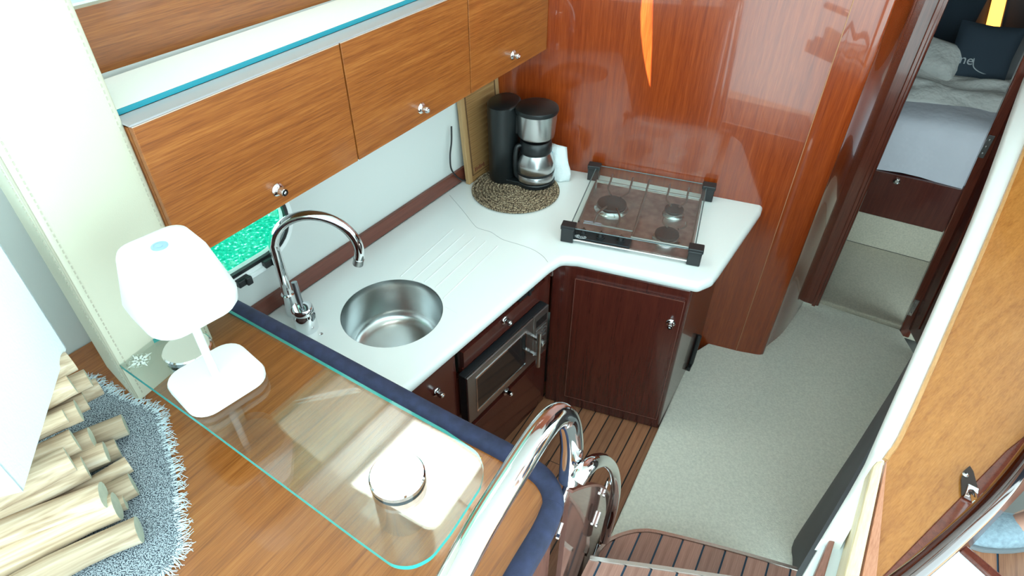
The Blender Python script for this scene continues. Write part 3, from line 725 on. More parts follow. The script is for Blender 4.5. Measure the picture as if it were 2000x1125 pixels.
# microwave
mw0 = s_a + .03
P_ = fq(911, 735, .045); Q_ = fq(1071, 600, .045)
ms0 = (P_ - E0).dot(dF); ms1 = (Q_ - E0).dot(dF); mz1 = (P_.z + Q_.z) / 2; mz0 = (fq(919, 822, .045).z + fq(1064, 687, .045).z) / 2
mic = thing('microwave', fp((ms0 + ms1) / 2, mz0, 0), 'steel-fronted built-in microwave with a dark window and bar handle', 'microwave')
bm = B(); slab(bm, [fp(ms0, mz0, .008), fp(ms1, mz0, .008), fp(ms1, mz1, .008), fp(ms0, mz1, .008)], nF * .030); finish('body', bm, M_black, mic, bevel=.002)
M_mwf = plain('microwave_steel', (.36, .355, .36), .32, 1.0)
sd = ms0 + (ms1 - ms0) * .80
bm = B(); slab(bm, [fp(ms0, mz0, .039), fp(sd - .002, mz0, .039), fp(sd - .002, mz1, .039), fp(ms0, mz1, .039)], nF * .008); dr = finish('door', bm, M_mwf, mic, bevel=.002)
wz0, wz1, ws0, ws1 = mz0 + .035, mz1 - .035, ms0 + .045, sd - .05
bm = B(); slab(bm, [fp(ws0, wz0, .0465), fp(ws1, wz0, .0465), fp(ws1, wz1, .0465), fp(ws0, wz1, .0465)], nF * .0015); finish('window', bm, plain('dark_glass', (.012, .013, .014), .06, spec=.7), dr)
bm = B(); path = [fp(ws0, wz0, .048), fp(ws1, wz0, .048), fp(ws1, wz1, .048), fp(ws0, wz1, .048)]
sweep(bm, path, [(-.003, -.001), (.003, -.001), (.003, .0015), (-.003, .0015)], up=nF, closed=True); finish('window_trim', bm, M_chrome, dr)
bm = B(); slab(bm, [fp(sd, mz0, .039), fp(ms1, mz0, .039), fp(ms1, mz1, .039), fp(sd, mz1, .039)], nF * .008); cpn = finish('control_panel', bm, M_mwf, mic, bevel=.002)
cw = ms1 - sd
bm = B(); slab(bm, [fp(sd + cw * .16, mz1 - .065, .0472), fp(ms1 - cw * .12, mz1 - .065, .0472), fp(ms1 - cw * .12, mz1 - .032, .0472), fp(sd + cw * .16, mz1 - .032, .0472)], nF * .001); finish('display', bm, plain('display_black', (.005, .006, .008), .15), cpn)
for k in range(4):
    for side in (.30, .70):
        bm = B(); c = fp(sd + cw * side, mz1 - .085 - k * .018, .0485); obox(bm, c, dF, nF, Z, cw * .15, .0015, .0045); finish('button', bm, M_steel, cpn, bevel=.001)
c = fp(sd + cw * .52, mz0 + .075, .047); bm = B(); lathe(bm, [(.020, 0), (.020, .003), (.015, .004), (.0145, .018), (.012, .020), (0, .020)], c, nF, 28); finish('dial', bm, M_steel, cpn, smooth=True)
hs = sd - .018
bm = B(); tube(bm, [fp(hs, mz0 + .02, .085), fp(hs, mz1 - .04, .085)], .0095, 18); hd = finish('handle', bm, M_steel, dr, smooth=True)
for zz in (mz0 + .075, mz1 - .075):
    bm = B(); obox(bm, fp(hs - .002, zz, .066), dF, nF, Z, .006, .018, .007); finish('handle_post', bm, M_chrome, dr, bevel=.001)
# hob cabinet
def hb(s, z, d=0.0): p = HF0 + dHb * s + nHb * d; return Vector((p.x, p.y, z))
def hq(px_, py_): return pv(px_, py_, HF0, HF0 + dHb)
hs0 = (inner - HF0).dot(dHb) + .004; hs1 = (HF1 - HF0).dot(dHb)
u4 = thing('base_cabinet', hb((hs0 + hs1) / 2, 0, -.2), 'dark mahogany base cabinet with one wide door under the hob', 'cabinet', 'galley base cabinets')
rb = isect(HF1, dK, B0 + nB * .004, dB); lb = inner + dK * .3
bm = B(); prism(bm, ccw([tuple(p[:2]) for p in (hb(hs0, 0), hb(hs1, 0), rb, hb(hs0, 0) + dK * ((rb - HF1).length))]), .0, zt)
finish('carcass', bm, wdark, u4, bevel=.008)
dl0 = (hq(1120, 600) - HF0).dot(dHb); dl1 = (hq(1330, 620) - HF0).dot(dHb)
bm = B(); slab(bm, [hb(dl0, .075, .0005), hb(dl1, .075, .0005), hb(dl1, .745, .0005), hb(dl0, .745, .0005)], nHb * .012); d4 = finish('door', bm, wdark, u4, bevel=.001)
M_reveal = plain('reveal_line', (.16, .055, .04), .4)
bm = B(); sweep(bm, [hb(dl0, .075, .013), hb(dl1, .075, .013), hb(dl1, .745, .013), hb(dl0, .745, .013)], [(-.001, -.001), (.001, -.001), (.001, .001), (-.001, .001)], up=nHb, closed=True); finish('edge_line', bm, M_reveal, d4)
knob(hq(1311, 626) + nHb * .012, nHb, d4)
bm = B(); tube(bm, [HF1 + dK * .40 - dHb * .0 + Vector((.012, 0, .05)), HF1 + dK * .44 + Vector((.012, 0, .20))], .012, 8); obox(bm, HF1 + dK * .40 + Vector((.012, 0, .035)), dK, Vector((dK.y, -dK.x, 0)), Z, .03, .008, .012)
finish('black_strut', bm, M_black, u4, bevel=.002)

# ================================================================== HOB
zh = CT + .002
h00, h10, h01, h11 = hz(1106, 468, zh), hz(1356, 514, zh), hz(1160, 346, zh), hz(1380, 386, zh)
hu = (h10 - h00).normalized(); hv_ = (h01 - h00).normalized(); hw, hd_ = (h10 - h00).length, (h01 - h00).length
def hobp(a, b, z=0.0): return (h00 * (1 - a) * (1 - b) + h10 * a * (1 - b) + h01 * (1 - a) * b + h11 * a * b) + Z * z
def hob_uv(px_, py_, z=0.0): return hz(px_, py_, zh + z)
hob = thing('gas_hob', hobp(.5, .5), 'three-burner gas hob under a clear glass lid on the worktop', 'hob')
bm = B(); slab(bm, [hobp(.03, .01), hobp(.97, .01), hobp(.97, .9), hobp(.03, .9)], Z * .008); finish('tray', bm, M_steel_dark, hob, bevel=.003)
def burner(px_, py_, r):
    c = hob_uv(px_, py_, .012); c.z = zh + .008
    bm = B(); lathe(bm, [(r * 1.16, 0), (r * 1.16, .004), (r * 1.02, .010), (r * .98, .018), (r * .9, .02), (0, .02)], c, Z, 32); b_ = finish('burner', bm, M_steel, hob, smooth=True)
    bm = B(); lathe(bm, [(r * .95, .0202), (r, .024), (r * .96, .030), (r * .7, .032), (0, .032)], c, Z, 32); finish('burner_cap', bm, plain('burner_cap_black', (.03, .03, .032), .5), b_, smooth=True)
    return c
bc = [burner(1194, 407, .060), burner(1315, 418, .038), burner(1301, 466, .046)]
M_wire = plain('grate_steel', (.36, .34, .33), .3, 1.0)
rack = [hobp(.06, .80, .045), hobp(.95, .80, .045), hobp(.95, .06, .045), hobp(.06, .06, .045)]
bm = B(); tube(bm, [rack[0], rack[1]], .0042, 8); tube(bm, [rack[2], hobp(.50, .06, .045)], .0042, 8); tube(bm, [hobp(.50, .14, .045), hobp(.10, .14, .045)], .0042, 8)
tube(bm, [rack[0], hobp(.06, .14, .045)], .0042, 8); tube(bm, [rack[1], rack[2]], .0042, 8); tube(bm, [hobp(.50, .92, .058), hobp(.50, .78, .045), hobp(.50, .06, .045)], .0042, 8)
for p in rack: tube(bm, [p, p - Z * .037], .0042, 8)
for a in (.18, .36, .68, .84):
    tube(bm, smooth_path([hobp(a, .90, .058), hobp(a, .80, .046), hobp(a, .70, .045), hobp(a + (.05 if a in (.18, .68) else -.05), .60, .045)], 4), .0042, 8)
for a in (.18, .36): tube(bm, smooth_path([hobp(a, .14, .045), hobp(a, .30, .045), hobp(a + (.05 if a == .18 else -.05), .42, .045)], 4), .0042, 8)
for a in (.70, .88): tube(bm, smooth_path([hobp(a, .40, .045), hobp(a, .34, .045), hobp(a + (.05 if a == .70 else -.05), .28, .045)], 4), .0042, 8)
finish('pan_support', bm, M_wire, hob, smooth=True)
bm = B(); slab(bm, [hobp(.05, -.005), hobp(.50, -.005), hobp(.50, .12), hobp(.05, .12)], Z * .020); pan = finish('control_panel', bm, plain('hob_panel_black', (.015, .02, .024), .3), hob, bevel=.003)
for a in (.26, .42, .12):
    bm = B(); c = hobp(a, .055, .02); lathe(bm, [(.017, 0), (.017, .004), (.012, .006), (.011, .018), (0, .019)], c, Z, 20); obox(bm, c + Z * .019, hu, hv_, Z, .003, .012, .003); finish('control_knob', bm, M_black, pan, smooth=True)
bm = text_bm('ENO', .016, hobp(.11, .012, .0212), hu, hv_); sweep(bm, [hobp(.11, .012, .021) + hu * (.021 * math.cos(a)) + hv_ * (.010 * math.sin(a)) for a in [2 * math.pi * k / 24 for k in range(24)]], [(-.0008, -.0004), (.0008, -.0004), (.0008, .0006), (-.0008, .0006)], closed=True)
finish('maker_mark', bm, plain('silver_print', (.6, .62, .64), .4), pan)
bm = B(); slab(bm, [hobp(.10, .125, .046), hobp(.24, .125, .046), hobp(.24, .165, .046), hobp(.10, .165, .046)], Z * .0008); finish('sticker', bm, plain('lilac_sticker', (.42, .40, .52), .5), hob)
zl = .058
bm = B(); slab(bm, [hobp(.02, -.01, zl), hobp(.98, -.01, zl), hobp(.98, 1.0, zl), hobp(.02, 1.0, zl)], Z * .005); lid = finish('glass_lid', bm, M_glass, hob)
bm = B()
for a, b in (((.02, -.01), (.98, -.01)), ((.98, -.01), (.98, 1.0)), ((.98, 1.0), (.02, 1.0)), ((.02, 1.0), (.02, -.01))): tube(bm, [hobp(*a, zl + .0025), hobp(*b, zl + .0025)], .0022, 6)
finish('lid_edge', bm, plain('lid_edge_grey', (.10, .14, .15), .2), lid)
bm = B(); tube(bm, [hobp(.04, -.02, .012), hobp(.96, -.02, .012)], .005, 10); finish('front_rail', bm, M_steel, hob, smooth=True)
for a, b in ((.01, 0.0), (.99, 0.0), (.0, .99), (1.0, .99)):
    bm = B(); c = hobp(a, b); obox(bm, c + Z * .03, hu, hv_, Z, .024, .018 if b < .5 else .028, .03); obox(bm, c + Z * .062 + hv_ * (.004 if b < .5 else -.008), hu, hv_, Z, .027, .021, .009); finish('lid_bracket', bm, M_black, hob, bevel=.003)

# ================================================================== COFFEE CORNER
MC = hz(1007, 372, CT); mr = .188
m, n, l, b = newmat('braided_seagrass'); tc = n.new('ShaderNodeTexCoord')
t = n.new('ShaderNodeTexNoise'); t.inputs['Scale'].default_value = 170; t.inputs['Detail'].default_value = 3; l.new(tc.outputs['Object'], t.inputs['Vector'])
r = n.new('ShaderNodeValToRGB'); e = r.color_ramp.elements; e[0].position = .40; e[0].color = (.05, .03, .018, 1); e[1].position = .62; e[1].color = (.46, .36, .24, 1); k = e.new(.5); k.color = (.22, .155, .095, 1)
l.new(t.outputs['Fac'], r.inputs['Fac']); l.new(r.outputs['Color'], b.inputs['Base Color']); b.inputs['Roughness'].default_value = .9
M_sea = m
mat_ = thing('placemat', MC, 'round braided seagrass mat under the coffee maker', 'placemat')
bm = B(); lathe(bm, [(mr - .008, .001), (mr - .008, .004), (0, .004)], MC, Z, 48); finish('backing', bm, M_sea, mat_)
for i in range(13):
    rr_ = mr - .007 - i * .0145
    if rr_ < .01: break
    nseg = max(14, int(2 * math.pi * rr_ / .011)); bm = B()
    for k in range(nseg):
        a0 = 2 * math.pi * k / nseg; a1 = 2 * math.pi * (k + 1.35) / nseg
        for s_ in (-1, 1):
            p0 = MC + Vector((math.cos(a0), math.sin(a0), 0)) * (rr_ + s_ * .0045) + Z * .005
            p1 = MC + Vector((math.cos(a1), math.sin(a1), 0)) * (rr_ - s_ * .0015) + Z * .0085
            tube(bm, [p0, (p0 + p1) / 2 + Z * .002, p1], [.002, .0034, .002], 5)
    finish('braid_ring', bm, M_sea, mat_, smooth=True)
cb = hz(1044, 352, CT + .012)
M_bk = plain('coffee_maker_black', (.006, .008, .009), .36)
cof = thing('coffee_maker', cb + Vector((-.05, .03, 0)), 'black and steel filter coffee maker standing on the seagrass mat', 'coffee maker')
tw = hz(985, 341, CT + .012); zt_ = zat(975, 205, tw); dirT = (cb - tw); dirT.z = 0; dirT.normalize(); pT = Vector((-dirT.y, dirT.x, 0))
ht = zt_ - tw.z + .02
def oval(c, a, b_, z, n=36): return [(c.x + dirT.x * a * math.cos(2 * math.pi * k / n) + pT.x * b_ * math.sin(2 * math.pi * k / n), c.y + dirT.y * a * math.cos(2 * math.pi * k / n) + pT.y * b_ * math.sin(2 * math.pi * k / n)) for k in range(n)]
bm = B(); rg = []
for a, b_, z in ((.060, .080, 0), (.062, .083, .006), (.064, .086, ht * .5), (.067, .090, ht - .02), (.066, .089, ht - .006), (.058, .080, ht)):
    rg.append([bm.verts.new((x, y, tw.z + z)) for x, y in oval(tw, a, b_, z)])
for A_, B_ in zip(rg, rg[1:]):
    for i in range(36): bm.faces.new((A_[i], A_[(i + 1) % 36], B_[(i + 1) % 36], B_[i]))
bm.faces.new(rg[0][::-1]); bm.faces.new(rg[-1]); finish('water_tank', bm, M_bk, cof, smooth=True, angle=50)
zl0, zl1 = zat(1046, 213, cb) , zat(1044, 322, cb)
def zc(py_): return zat(1044, py_, cb)
rc = .083
z_lid = zat(1046, 208, cb); z_b0 = zat(1043, 262, cb); z_b1 = z_lid - .018
bm = B(); lathe(bm, [(rc * .90, z_b0 - cb.z), (rc * .93, z_b0 - cb.z + .01), (rc, z_b1 - cb.z), (0, z_b1 - cb.z)], cb, Z, 40); finish('brew_basket', bm, M_steel, cof, smooth=True, angle=50)
bm = B(); lathe(bm, [(rc * 1.03, z_b1 - cb.z), (rc * 1.07, z_b1 - cb.z + .008), (rc * 1.04, z_b1 - cb.z + .018), (rc * .9, z_b1 - cb.z + .024), (0, z_b1 - cb.z + .026)], cb, Z, 40); lidc = finish('lid', bm, M_bk, cof, smooth=True)
bm = B(); slab(bm, [Vector((tw.x, tw.y, z_b1 - .10)) + pT * .03, Vector((cb.x, cb.y, z_b1 - .10)) + pT * .03 - dirT * .04, Vector((cb.x, cb.y, z_b1 + .012)) + pT * .03 - dirT * .04, Vector((tw.x, tw.y, z_b1 + .012)) + pT * .03], -pT * .06); finish('neck', bm, M_bk, cof, bevel=.006)
bm = B(); slab(bm, [tw + pT * .07 - Z * 0, cb + pT * .07, cb - pT * .07, tw - pT * .07], Z * .02); lathe(bm, [(.086, 0), (.086, .016), (.082, .02), (0, .02)], cb, Z, 36); finish('base', bm, M_bk, cof, bevel=.003)
z0 = .0205; hcar = z_b0 - cb.z - .012
bm = B(); lathe(bm, [(.078, z0), (.083, z0 + .004), (.083, z0 + .03), (.080, z0 + .034), (.080, z0 + .04), (.083, z0 + .044), (.081, z0 + .08), (.064, hcar * .72), (0, hcar * .70)], cb, Z, 40); car = finish('carafe', bm, M_steel, cof, smooth=True, angle=50)
bm = B(); lathe(bm, [(.0835, z0 + .032), (.0842, z0 + .036), (.0835, z0 + .041), (.078, z0 + .041), (.078, z0 + .032)], cb, Z, 40); finish('carafe_band', bm, M_bk, car, smooth=True)
bm = B(); lathe(bm, [(.066, hcar * .70), (.069, hcar * .74), (.066, hcar * .92), (.060, hcar * .96), (0, hcar * .97)], cb, Z, 40); finish('carafe_lid', bm, M_bk, car, smooth=True)
hdir = (-dirT * .35 - pT * .95).normalized(); hdir = hdir if hdir.y < 0 else (-dirT * .35 + pT * .95).normalized()
hdir = (hdir - dirT * .9).normalized()
bm = B(); path = smooth_path([cb + hdir * .058 + Z * hcar * .86, cb + hdir * .082 + Z * hcar * .84, cb + hdir * .090 + Z * hcar * .55, cb + hdir * .084 + Z * hcar * .22, cb + hdir * .070 + Z * hcar * .16], 5)
tube(bm, path, .010, 12); finish('carafe_handle', bm, M_bk, car, smooth=True)
# cutting board leaning on the hull wall
cb0 = hz(917, 361, CT + .001); zt1 = 1.352
k0 = hz(880, 205, 1.345)
lean_v = (cb0 + (-nH) * .03); 
cl = cb0.copy(); topl = Vector((cb0.x, cb0.y, 0)) - nH * ((cb0 - S0).dot(nH) - .022); topl.z = 1.31
upv = (topl - cl).normalized(); bw = .262
nb_ = dH.cross(upv).normalized(); nb_ = nb_ if nb_.dot(nH) > 0 else -nb_
brd = thing('cutting_board', cl + dH * bw / 2, 'bamboo cutting board leaning on the white wall behind the coffee maker', 'cutting board')
bh = (topl - cl).length
M_bam = wood('bamboo', (.17, .075, .022), (.30, .155, .055), (.40, .23, .095), dH, .55, .05, scale=.55)
M_bamd = wood('bamboo_rim', (.30, .165, .07), (.42, .25, .11), (.50, .32, .16), upv, .55, .05, scale=.6)
ns = 15; sw = (bh - .05) / ns
for k in range(ns):
    bm = B(); a = cl + upv * (.025 + k * sw) + dH * .025; th_ = .018 + .0006 * random.random()
    slab(bm, [a, a + dH * (bw - .05), a + dH * (bw - .05) + upv * (sw - .0006), a + upv * (sw - .0006)], nb_ * -th_); finish('bamboo_strip', bm, M_bam, brd)
for a, b_, w_ in ((0, .025, None), (bw - .025, bw, None)):
    bm = B(); slab(bm, [cl + dH * a, cl + dH * b_, cl + dH * b_ + upv * bh, cl + dH * a + upv * bh], nb_ * -.0195); finish('rim', bm, M_bamd, brd, bevel=.002)
for a in (0, bh - .025):
    bm = B(); slab(bm, [cl + dH * .0252 + upv * a, cl + dH * (bw - .0252) + upv * a, cl + dH * (bw - .0252) + upv * (a + .025), cl + dH * .0252 + upv * (a + .025)], nb_ * -.0195); finish('rim', bm, M_bam, brd, bevel=.002)
gp = [cl + dH * .03 + upv * .03, cl + dH * (bw - .03) + upv * .03, cl + dH * (bw - .03) + upv * (bh - .03), cl + dH * .03 + upv * (bh - .03)]
bm = B(); sweep(bm, [p + nb_ * .0005 for p in gp], [(-.0022, -.0005), (.0022, -.0005), (.0022, .0005), (-.0022, .0005)], up=nb_, closed=True); finish('juice_groove', bm, plain('groove_brown', (.09, .04, .016), .7), brd)
bm = B()
for k in range(7): obox(bm, cl + dH * (.05 + k * .010) + upv * (.05 + .001 * (k % 2)) + nb_ * .0008, dH, upv, nb_, .003, .009 - .002 * (k % 3), .0004)
finish('burnt_mark', bm, plain('burnt_brand', (.16, .035, .02), .7), brd)
# towel
tb = hz(1090, 348, CT)
bm = B(); g = []; NU, NV = 22, 16
from mathutils import noise as _n
tdir = dB; 
for i in range(NU + 1):
    a = 2 * math.pi * i / NU; row = []
    for j in range(NV + 1):
        h = j / NV; w_ = .050 * (1 - .18 * h) * (1 + .10 * math.sin(h * 5)); dth = .034 * (1 - .25 * h)
        wob = 1 + .16 * _n.noise(Vector((math.cos(a) * 2.2, math.sin(a) * 2.2, h * 3.0))) + .10 * math.sin(a * 7 + h * 4)
        p = tb + dB * (w_ * wob * math.cos(a) - .012 * h) + nB * (dth * wob * math.sin(a)) + Z * (.002 + h * .145 + .010 * math.sin(a * 2 + 1) * h)
        row.append(bm.verts.new(p))
    g.append(row)
for i in range(NU):
    for j in range(NV): bm.faces.new((g[i][j], g[i + 1][j], g[i + 1][j + 1], g[i][j + 1]))
bm.faces.new([g[i][0] for i in range(NU)][::-1])
ct_ = bm.verts.new(tb + Z * .158 - dB * .015)
for i in range(NU): bm.faces.new((g[i][NV], g[i + 1][NV], ct_))
tow = thing('towel', tb, 'crumpled white and pale blue towel behind the coffee maker', 'towel')
finish('cloth', bm, plain('white_terry', (.76, .82, .83), .95, bump=(260, .8, .004)), tow, smooth=True, angle=180)
bm = B(); pts = [tb - dB * .035 + nB * (.036 - .010 * k / 8) + Z * (.012 + .125 * k / 8) for k in range(9)]
sweep(bm, pts, [(-.012, -.001), (.012, -.001), (.012, .001), (-.012, .001)], up=nB); finish('blue_stripe', bm, plain('pale_blue_stripe', (.30, .52, .60), .9), tow, smooth=True)
# cable
pts = [tw - dirT * .05 - pT * .03 + Z * .02]
pts = [hp(hlen - .085, 1.12, .02), hp(hlen - .095, 1.06, .024), hp(hlen - .112, 1.0, .026), hp(hlen - .112, .94, .03), hp(hlen - .07, .88, .035), hp(hlen - .02, .852, .04), tw - dirT * .07 + Z * .006 - nH * .02]
bm = B(); tube(bm, smooth_path(pts, 8), .0035, 8); finish('power_cord', bm, M_black, label='thin black power cord running behind the cutting board', cat='cord', smooth=True)

# ================================================================== BAR COUNTER, BOLSTER, GLASS SHELF
zb = ZW + .012
bol_px = [(380, 552), (445, 587), (600, 669), (750, 750), (880, 820), (985, 874), (1034, 904), (1062, 925), (1079, 950), (1085, 974), (1082, 990), (1064, 1033), (1027, 1097), (985, 1170), (940, 1245)]
bpath = [hz(x, y, zb) for x, y in bol_px]
bp_ = smooth_path([Vector((p.x, p.y, ZW - .005)) for p in bpath], 5)
bar = thing('bar_counter', Vector((-.5, .8, ZW - .05)), 'varnished wooden bar top between the saloon and the galley', 'counter')
wpoly = [(p.x, p.y) for p in bp_] + [(-.10, .12)] + [tuple(hp(-(1.527 - y) / .831, ZW, .006)[:2]) for y in (.12, 1.36)]
wpoly = ccw(wpoly)
bm = B(); prism(bm, wpoly, ZW - .03, ZW); finish('top', bm, wtop, bar)
bm = B(); lathe(bm, [(.0035, 0), (.0035, .001), (0, .002)], hz(938, 894, ZW), Z, 12); finish('brass_screw', bm, plain('brass', (.7, .45, .15), .25, 1.0), bar, smooth=True)
inn = [Vector((p.x, p.y, 0)) for p in bp_]
bm = B(); sweep(bm, [p for p in inn[:-1]], [(.002, .001), (.014, .001), (.014, ZW - .035), (.002, ZW - .035)])
fpn = finish('front_panel', bm, wdark, bar)
bol = thing('bolster', bpath[5] - Z * .04, 'navy padded bolster wrapped around the edge of the bar top', 'bolster')
br_ = [(x, y) for x, y in rrect(.0215, .029, .019, 5)]
cut = 5 * 10
bm = B(); sweep(bm, [p + Z * .0 for p in bp_[:cut]], [(x + .004, y) for x, y in br_]); finish('padding', bm, M_navy, bol, smooth=True, angle=60)
bm = B(); sweep(bm, [p + Z * .0 for p in bp_[cut - 1:]], [(x * .985 + .004, y * .985) for x, y in br_]); finish('padding', bm, M_navy, bol, smooth=True, angle=60)
# glass shelf
gpx = [(219, 702), (440, 600), (750, 774), (870, 840), (935, 884), (946, 915), (938, 950), (880, 1040), (842, 1088), (805, 1107), (768, 1104), (700, 1055), (400, 832)]
gp = [hz(x, y, ZG) for x, y in gpx]
gfar = [gp[1], gp[2]]
tl = hz(433, 596, ZG); gpoly = [gp[0], tl] + gp[2:]
gpoly = round_poly([tuple(p[:2]) for p in gpoly], [.004, .004, .5, .06, .05, .05, .05, .2, .05, .05, .05, .2, .2], 4)
gpoly = ccw(gpoly)
gs = thing('glass_shelf', Vector((-.5, .85, ZW)), 'clear glass shelf with green edges raised on two chrome posts above the bar top', 'shelf')
bm = B(); t_ = .012
a = [bm.verts.new((p[0], p[1], ZG - t_)) for p in gpoly]; b2 = [bm.verts.new((p[0], p[1], ZG)) for p in gpoly]
bm.faces.new(a[::-1]); bm.faces.new(b2)
for i in range(len(a)):
    f_ = bm.faces.new((a[i], a[(i + 1) % len(a)], b2[(i + 1) % len(a)], b2[i])); f_.material_index = 1
pane = finish('pane', bm, [M_glass, M_edge], gs)
for (px_, py_), rr_ in (((776, 930), .052), ((366, 682), .052)):
    c = hz(px_, py_, ZG + .006); c.z = ZW
    bm = B(); lathe(bm, [(rr_ * .96, .0005), (rr_ * .96, ZG - ZW - t_ - .0005)], c, Z, 40)
    po = finish('post', bm, plain('post_steel', (.74, .73, .70), .14, 1.0), gs, smooth=True, angle=50)
    bm = B(); lathe(bm, [(rr_, ZG - ZW + .0002), (rr_, ZG - ZW + .010), (rr_ - .003, ZG - ZW + .013), (0, ZG - ZW + .013)], c, Z, 48); finish('cap', bm, M_chrome, po, smooth=True, angle=30)
# compass rose etched in the glass corner
c = hz(273, 704, ZG + .0003); bm = B()
dG = (gp[2] - gp[1]).normalized(); eG = Vector((-dG.y, dG.x, 0))
for k in range(8):
    a_ = R(45 * k); L_ = .030 if k % 2 == 0 else .018; d = dG * math.cos(a_) + eG * math.sin(a_); s_ = Vector((-d.y, d.x, 0))
    vs = [bm.verts.new(q) for q in (c + d * .003, c + d * .009 + s_ * .0055, c + d * L_, c + d * .009 - s_ * .0055)]; bm.faces.new(vs)
for k in range(40):
    a_ = 2 * math.pi * k / 40; d = Vector((math.cos(a_), math.sin(a_), 0)); s_ = Vector((-d.y, d.x, 0))
    if k % 5: vs = [bm.verts.new(q) for q in (c + d * .019 - s_ * .0006, c + d * .022 - s_ * .0006, c + d * .022 + s_ * .0006, c + d * .019 + s_ * .0006)]; bm.faces.new(vs)
finish('etched_compass_rose', bm, plain('etched_white', (.60, .66, .62), .8), pane)

# ================================================================== WHITE TABLE LAMP
LB = hz(424, 738, ZG + .012); LB.z = ZG
lamp = thing('table_lamp', LB, 'white cordless table lamp standing on the glass shelf', 'lamp')
la, lb_ = adir(33.3 + 8), Vector((adir(41.3).y, -adir(41.3).x, 0))
def lring(bm, w, d, r, z, n=6): return [bm.verts.new(LB + la * y + lb_ * x + Z * z) for x, y in rrect(w, d, r, n)]
def loft(name, defs, mat, par, ang=40):
    bm = B(); rg = [lring(bm, *q) for q in defs]
    for A_, B_ in zip(rg, rg[1:]):
        for i in range(len(A_)): bm.faces.new((A_[i], A_[(i + 1) % len(A_)], B_[(i + 1) % len(A_)], B_[i]))
    bm.faces.new(rg[0][::-1]); bm.faces.new(rg[-1]); return finish(name, bm, mat, par, smooth=True, angle=ang)
loft('base', [(.074, .080, .038, .0005), (.078, .084, .041, .003), (.079, .085, .042, .014), (.077, .083, .041, .019), (.066, .072, .036, .0225)], M_shadewhite, lamp)
zs0, zs1 = zat(360, 645, LB) - ZG - .0, zat(315, 480, LB) - ZG
zs0 = .212; 
bm = B(); tube(bm, [LB + Z * .022, LB + Z * (zs0 + .06)], .0085, 16); finish('stem', bm, M_shadewhite, lamp, smooth=True)
sh = loft('shade', [(.060, .064, .036, zs0 + .004), (.074, .079, .044, zs0), (.080, .085, .046, zs0 + .010), (.083, .088, .046, zs0 + .035), (.062, .067, .034, zs1 - .014), (.057, .062, .031, zs1 - .003), (.045, .050, .026, zs1)], plain('shade_translucent', (.74, .76, .755), .45), lamp, 60)
bm = B(); lathe(bm, [(.0145, 0), (.0145, .0012), (.0105, .0014), (.0105, .0008), (.005, .0008), (.005, .0016), (0, .0016)], LB + Z * zs1, Z, 32); finish('touch_button', bm, plain('button_blue_grey', (.28, .42, .56), .35), lamp, smooth=True)

# ================================================================== DRIFTWOOD LAMP, WOVEN MAT
mat_px = [(175, 735), (238, 775), (310, 800), (345, 930), (358, 1070), (330, 1118), (200, 1180), (-60, 1240), (-120, 900)]
mp_ = [hz(x, y, ZW + .002) for x, y in mat_px]
mpoly = ccw(round_poly([tuple(p[:2]) for p in mp_], .02, 3))
m, n, l, b = newmat('denim_weave'); tc = n.new('ShaderNodeTexCoord')
t = n.new('ShaderNodeTexNoise'); t.inputs['Scale'].default_value = 420; t.inputs['Detail'].default_value = 1; l.new(tc.outputs['Object'], t.inputs['Vector'])
r = n.new('ShaderNodeValToRGB'); e = r.color_ramp.elements; e[0].position = .38; e[0].color = (.012, .02, .035, 1); e[1].position = .60; e[1].color = (.42, .47, .52, 1)
l.new(t.outputs['Fac'], r.inputs['Fac']); l.new(r.outputs['Color'], b.inputs['Base Color']); b.inputs['Roughness'].default_value = .95
bp2 = n.new('ShaderNodeBump'); bp2.inputs['Distance'].default_value = .002; l.new(t.outputs['Fac'], bp2.inputs['Height']); l.new(bp2.outputs['Normal'], b.inputs['Normal'])
wm = thing('woven_mat', Vector((-.85, .7, ZW)), 'grey-blue woven table mat with a frayed white fringe under the driftwood lamp', 'mat')
bm = B(); prism(bm, mpoly, ZW + .0008, ZW + .0035); finish('cloth', bm, m, wm)
bm = B(); per = mpoly
for i in range(len(per)):
    a, c = Vector((*per[i], ZW + .003)), Vector((*per[(i + 1) % len(per)], ZW + .003)); e_ = c - a; L_ = e_.length
    if L_ < 1e-5: continue
    n_ = Vector((e_.y, -e_.x, 0)).normalized()
    for k in range(int(L_ / .0019) + 1):
        p = a + e_ * random.random(); dv = (n_ + e_.normalized() * random.uniform(-.9, .9)).normalized(); ln = random.uniform(.008, .024)
        q1 = p - n_ * random.uniform(0, .012) + Z * .001; q2 = p + dv * ln * .5 + Z * random.uniform(-.001, .003); q3 = p + (dv + e_.normalized() * random.uniform(-.6, .6)) * ln * .95; q3.z = ZW + .0012
        tube(bm, [q1, q2, q3], [.0008, .0007, .0005], 4)
finish('fringe', bm, plain('fringe_white', (.62, .70, .74), .9), wm, kind='stuff')
dlamp = thing('driftwood_lamp', hz(60, 900, ZW + .05) * 1, 'driftwood stick lamp with a boxy pale fabric shade on the woven mat', 'lamp')
def stickmat(i):
    name = 'driftwood_%d' % i
    k = (.9, 1.0, 1.1, .82)[i]
    return wood(name, *[tuple(c * k for c in q) for q in ((.24, .145, .08), (.54, .41, .285), (.74, .64, .52))], adir(55), .8, 0, scale=.28)
M_cut = plain('sawn_end', (.47, .51, .40), .8, noise=(60, .1))
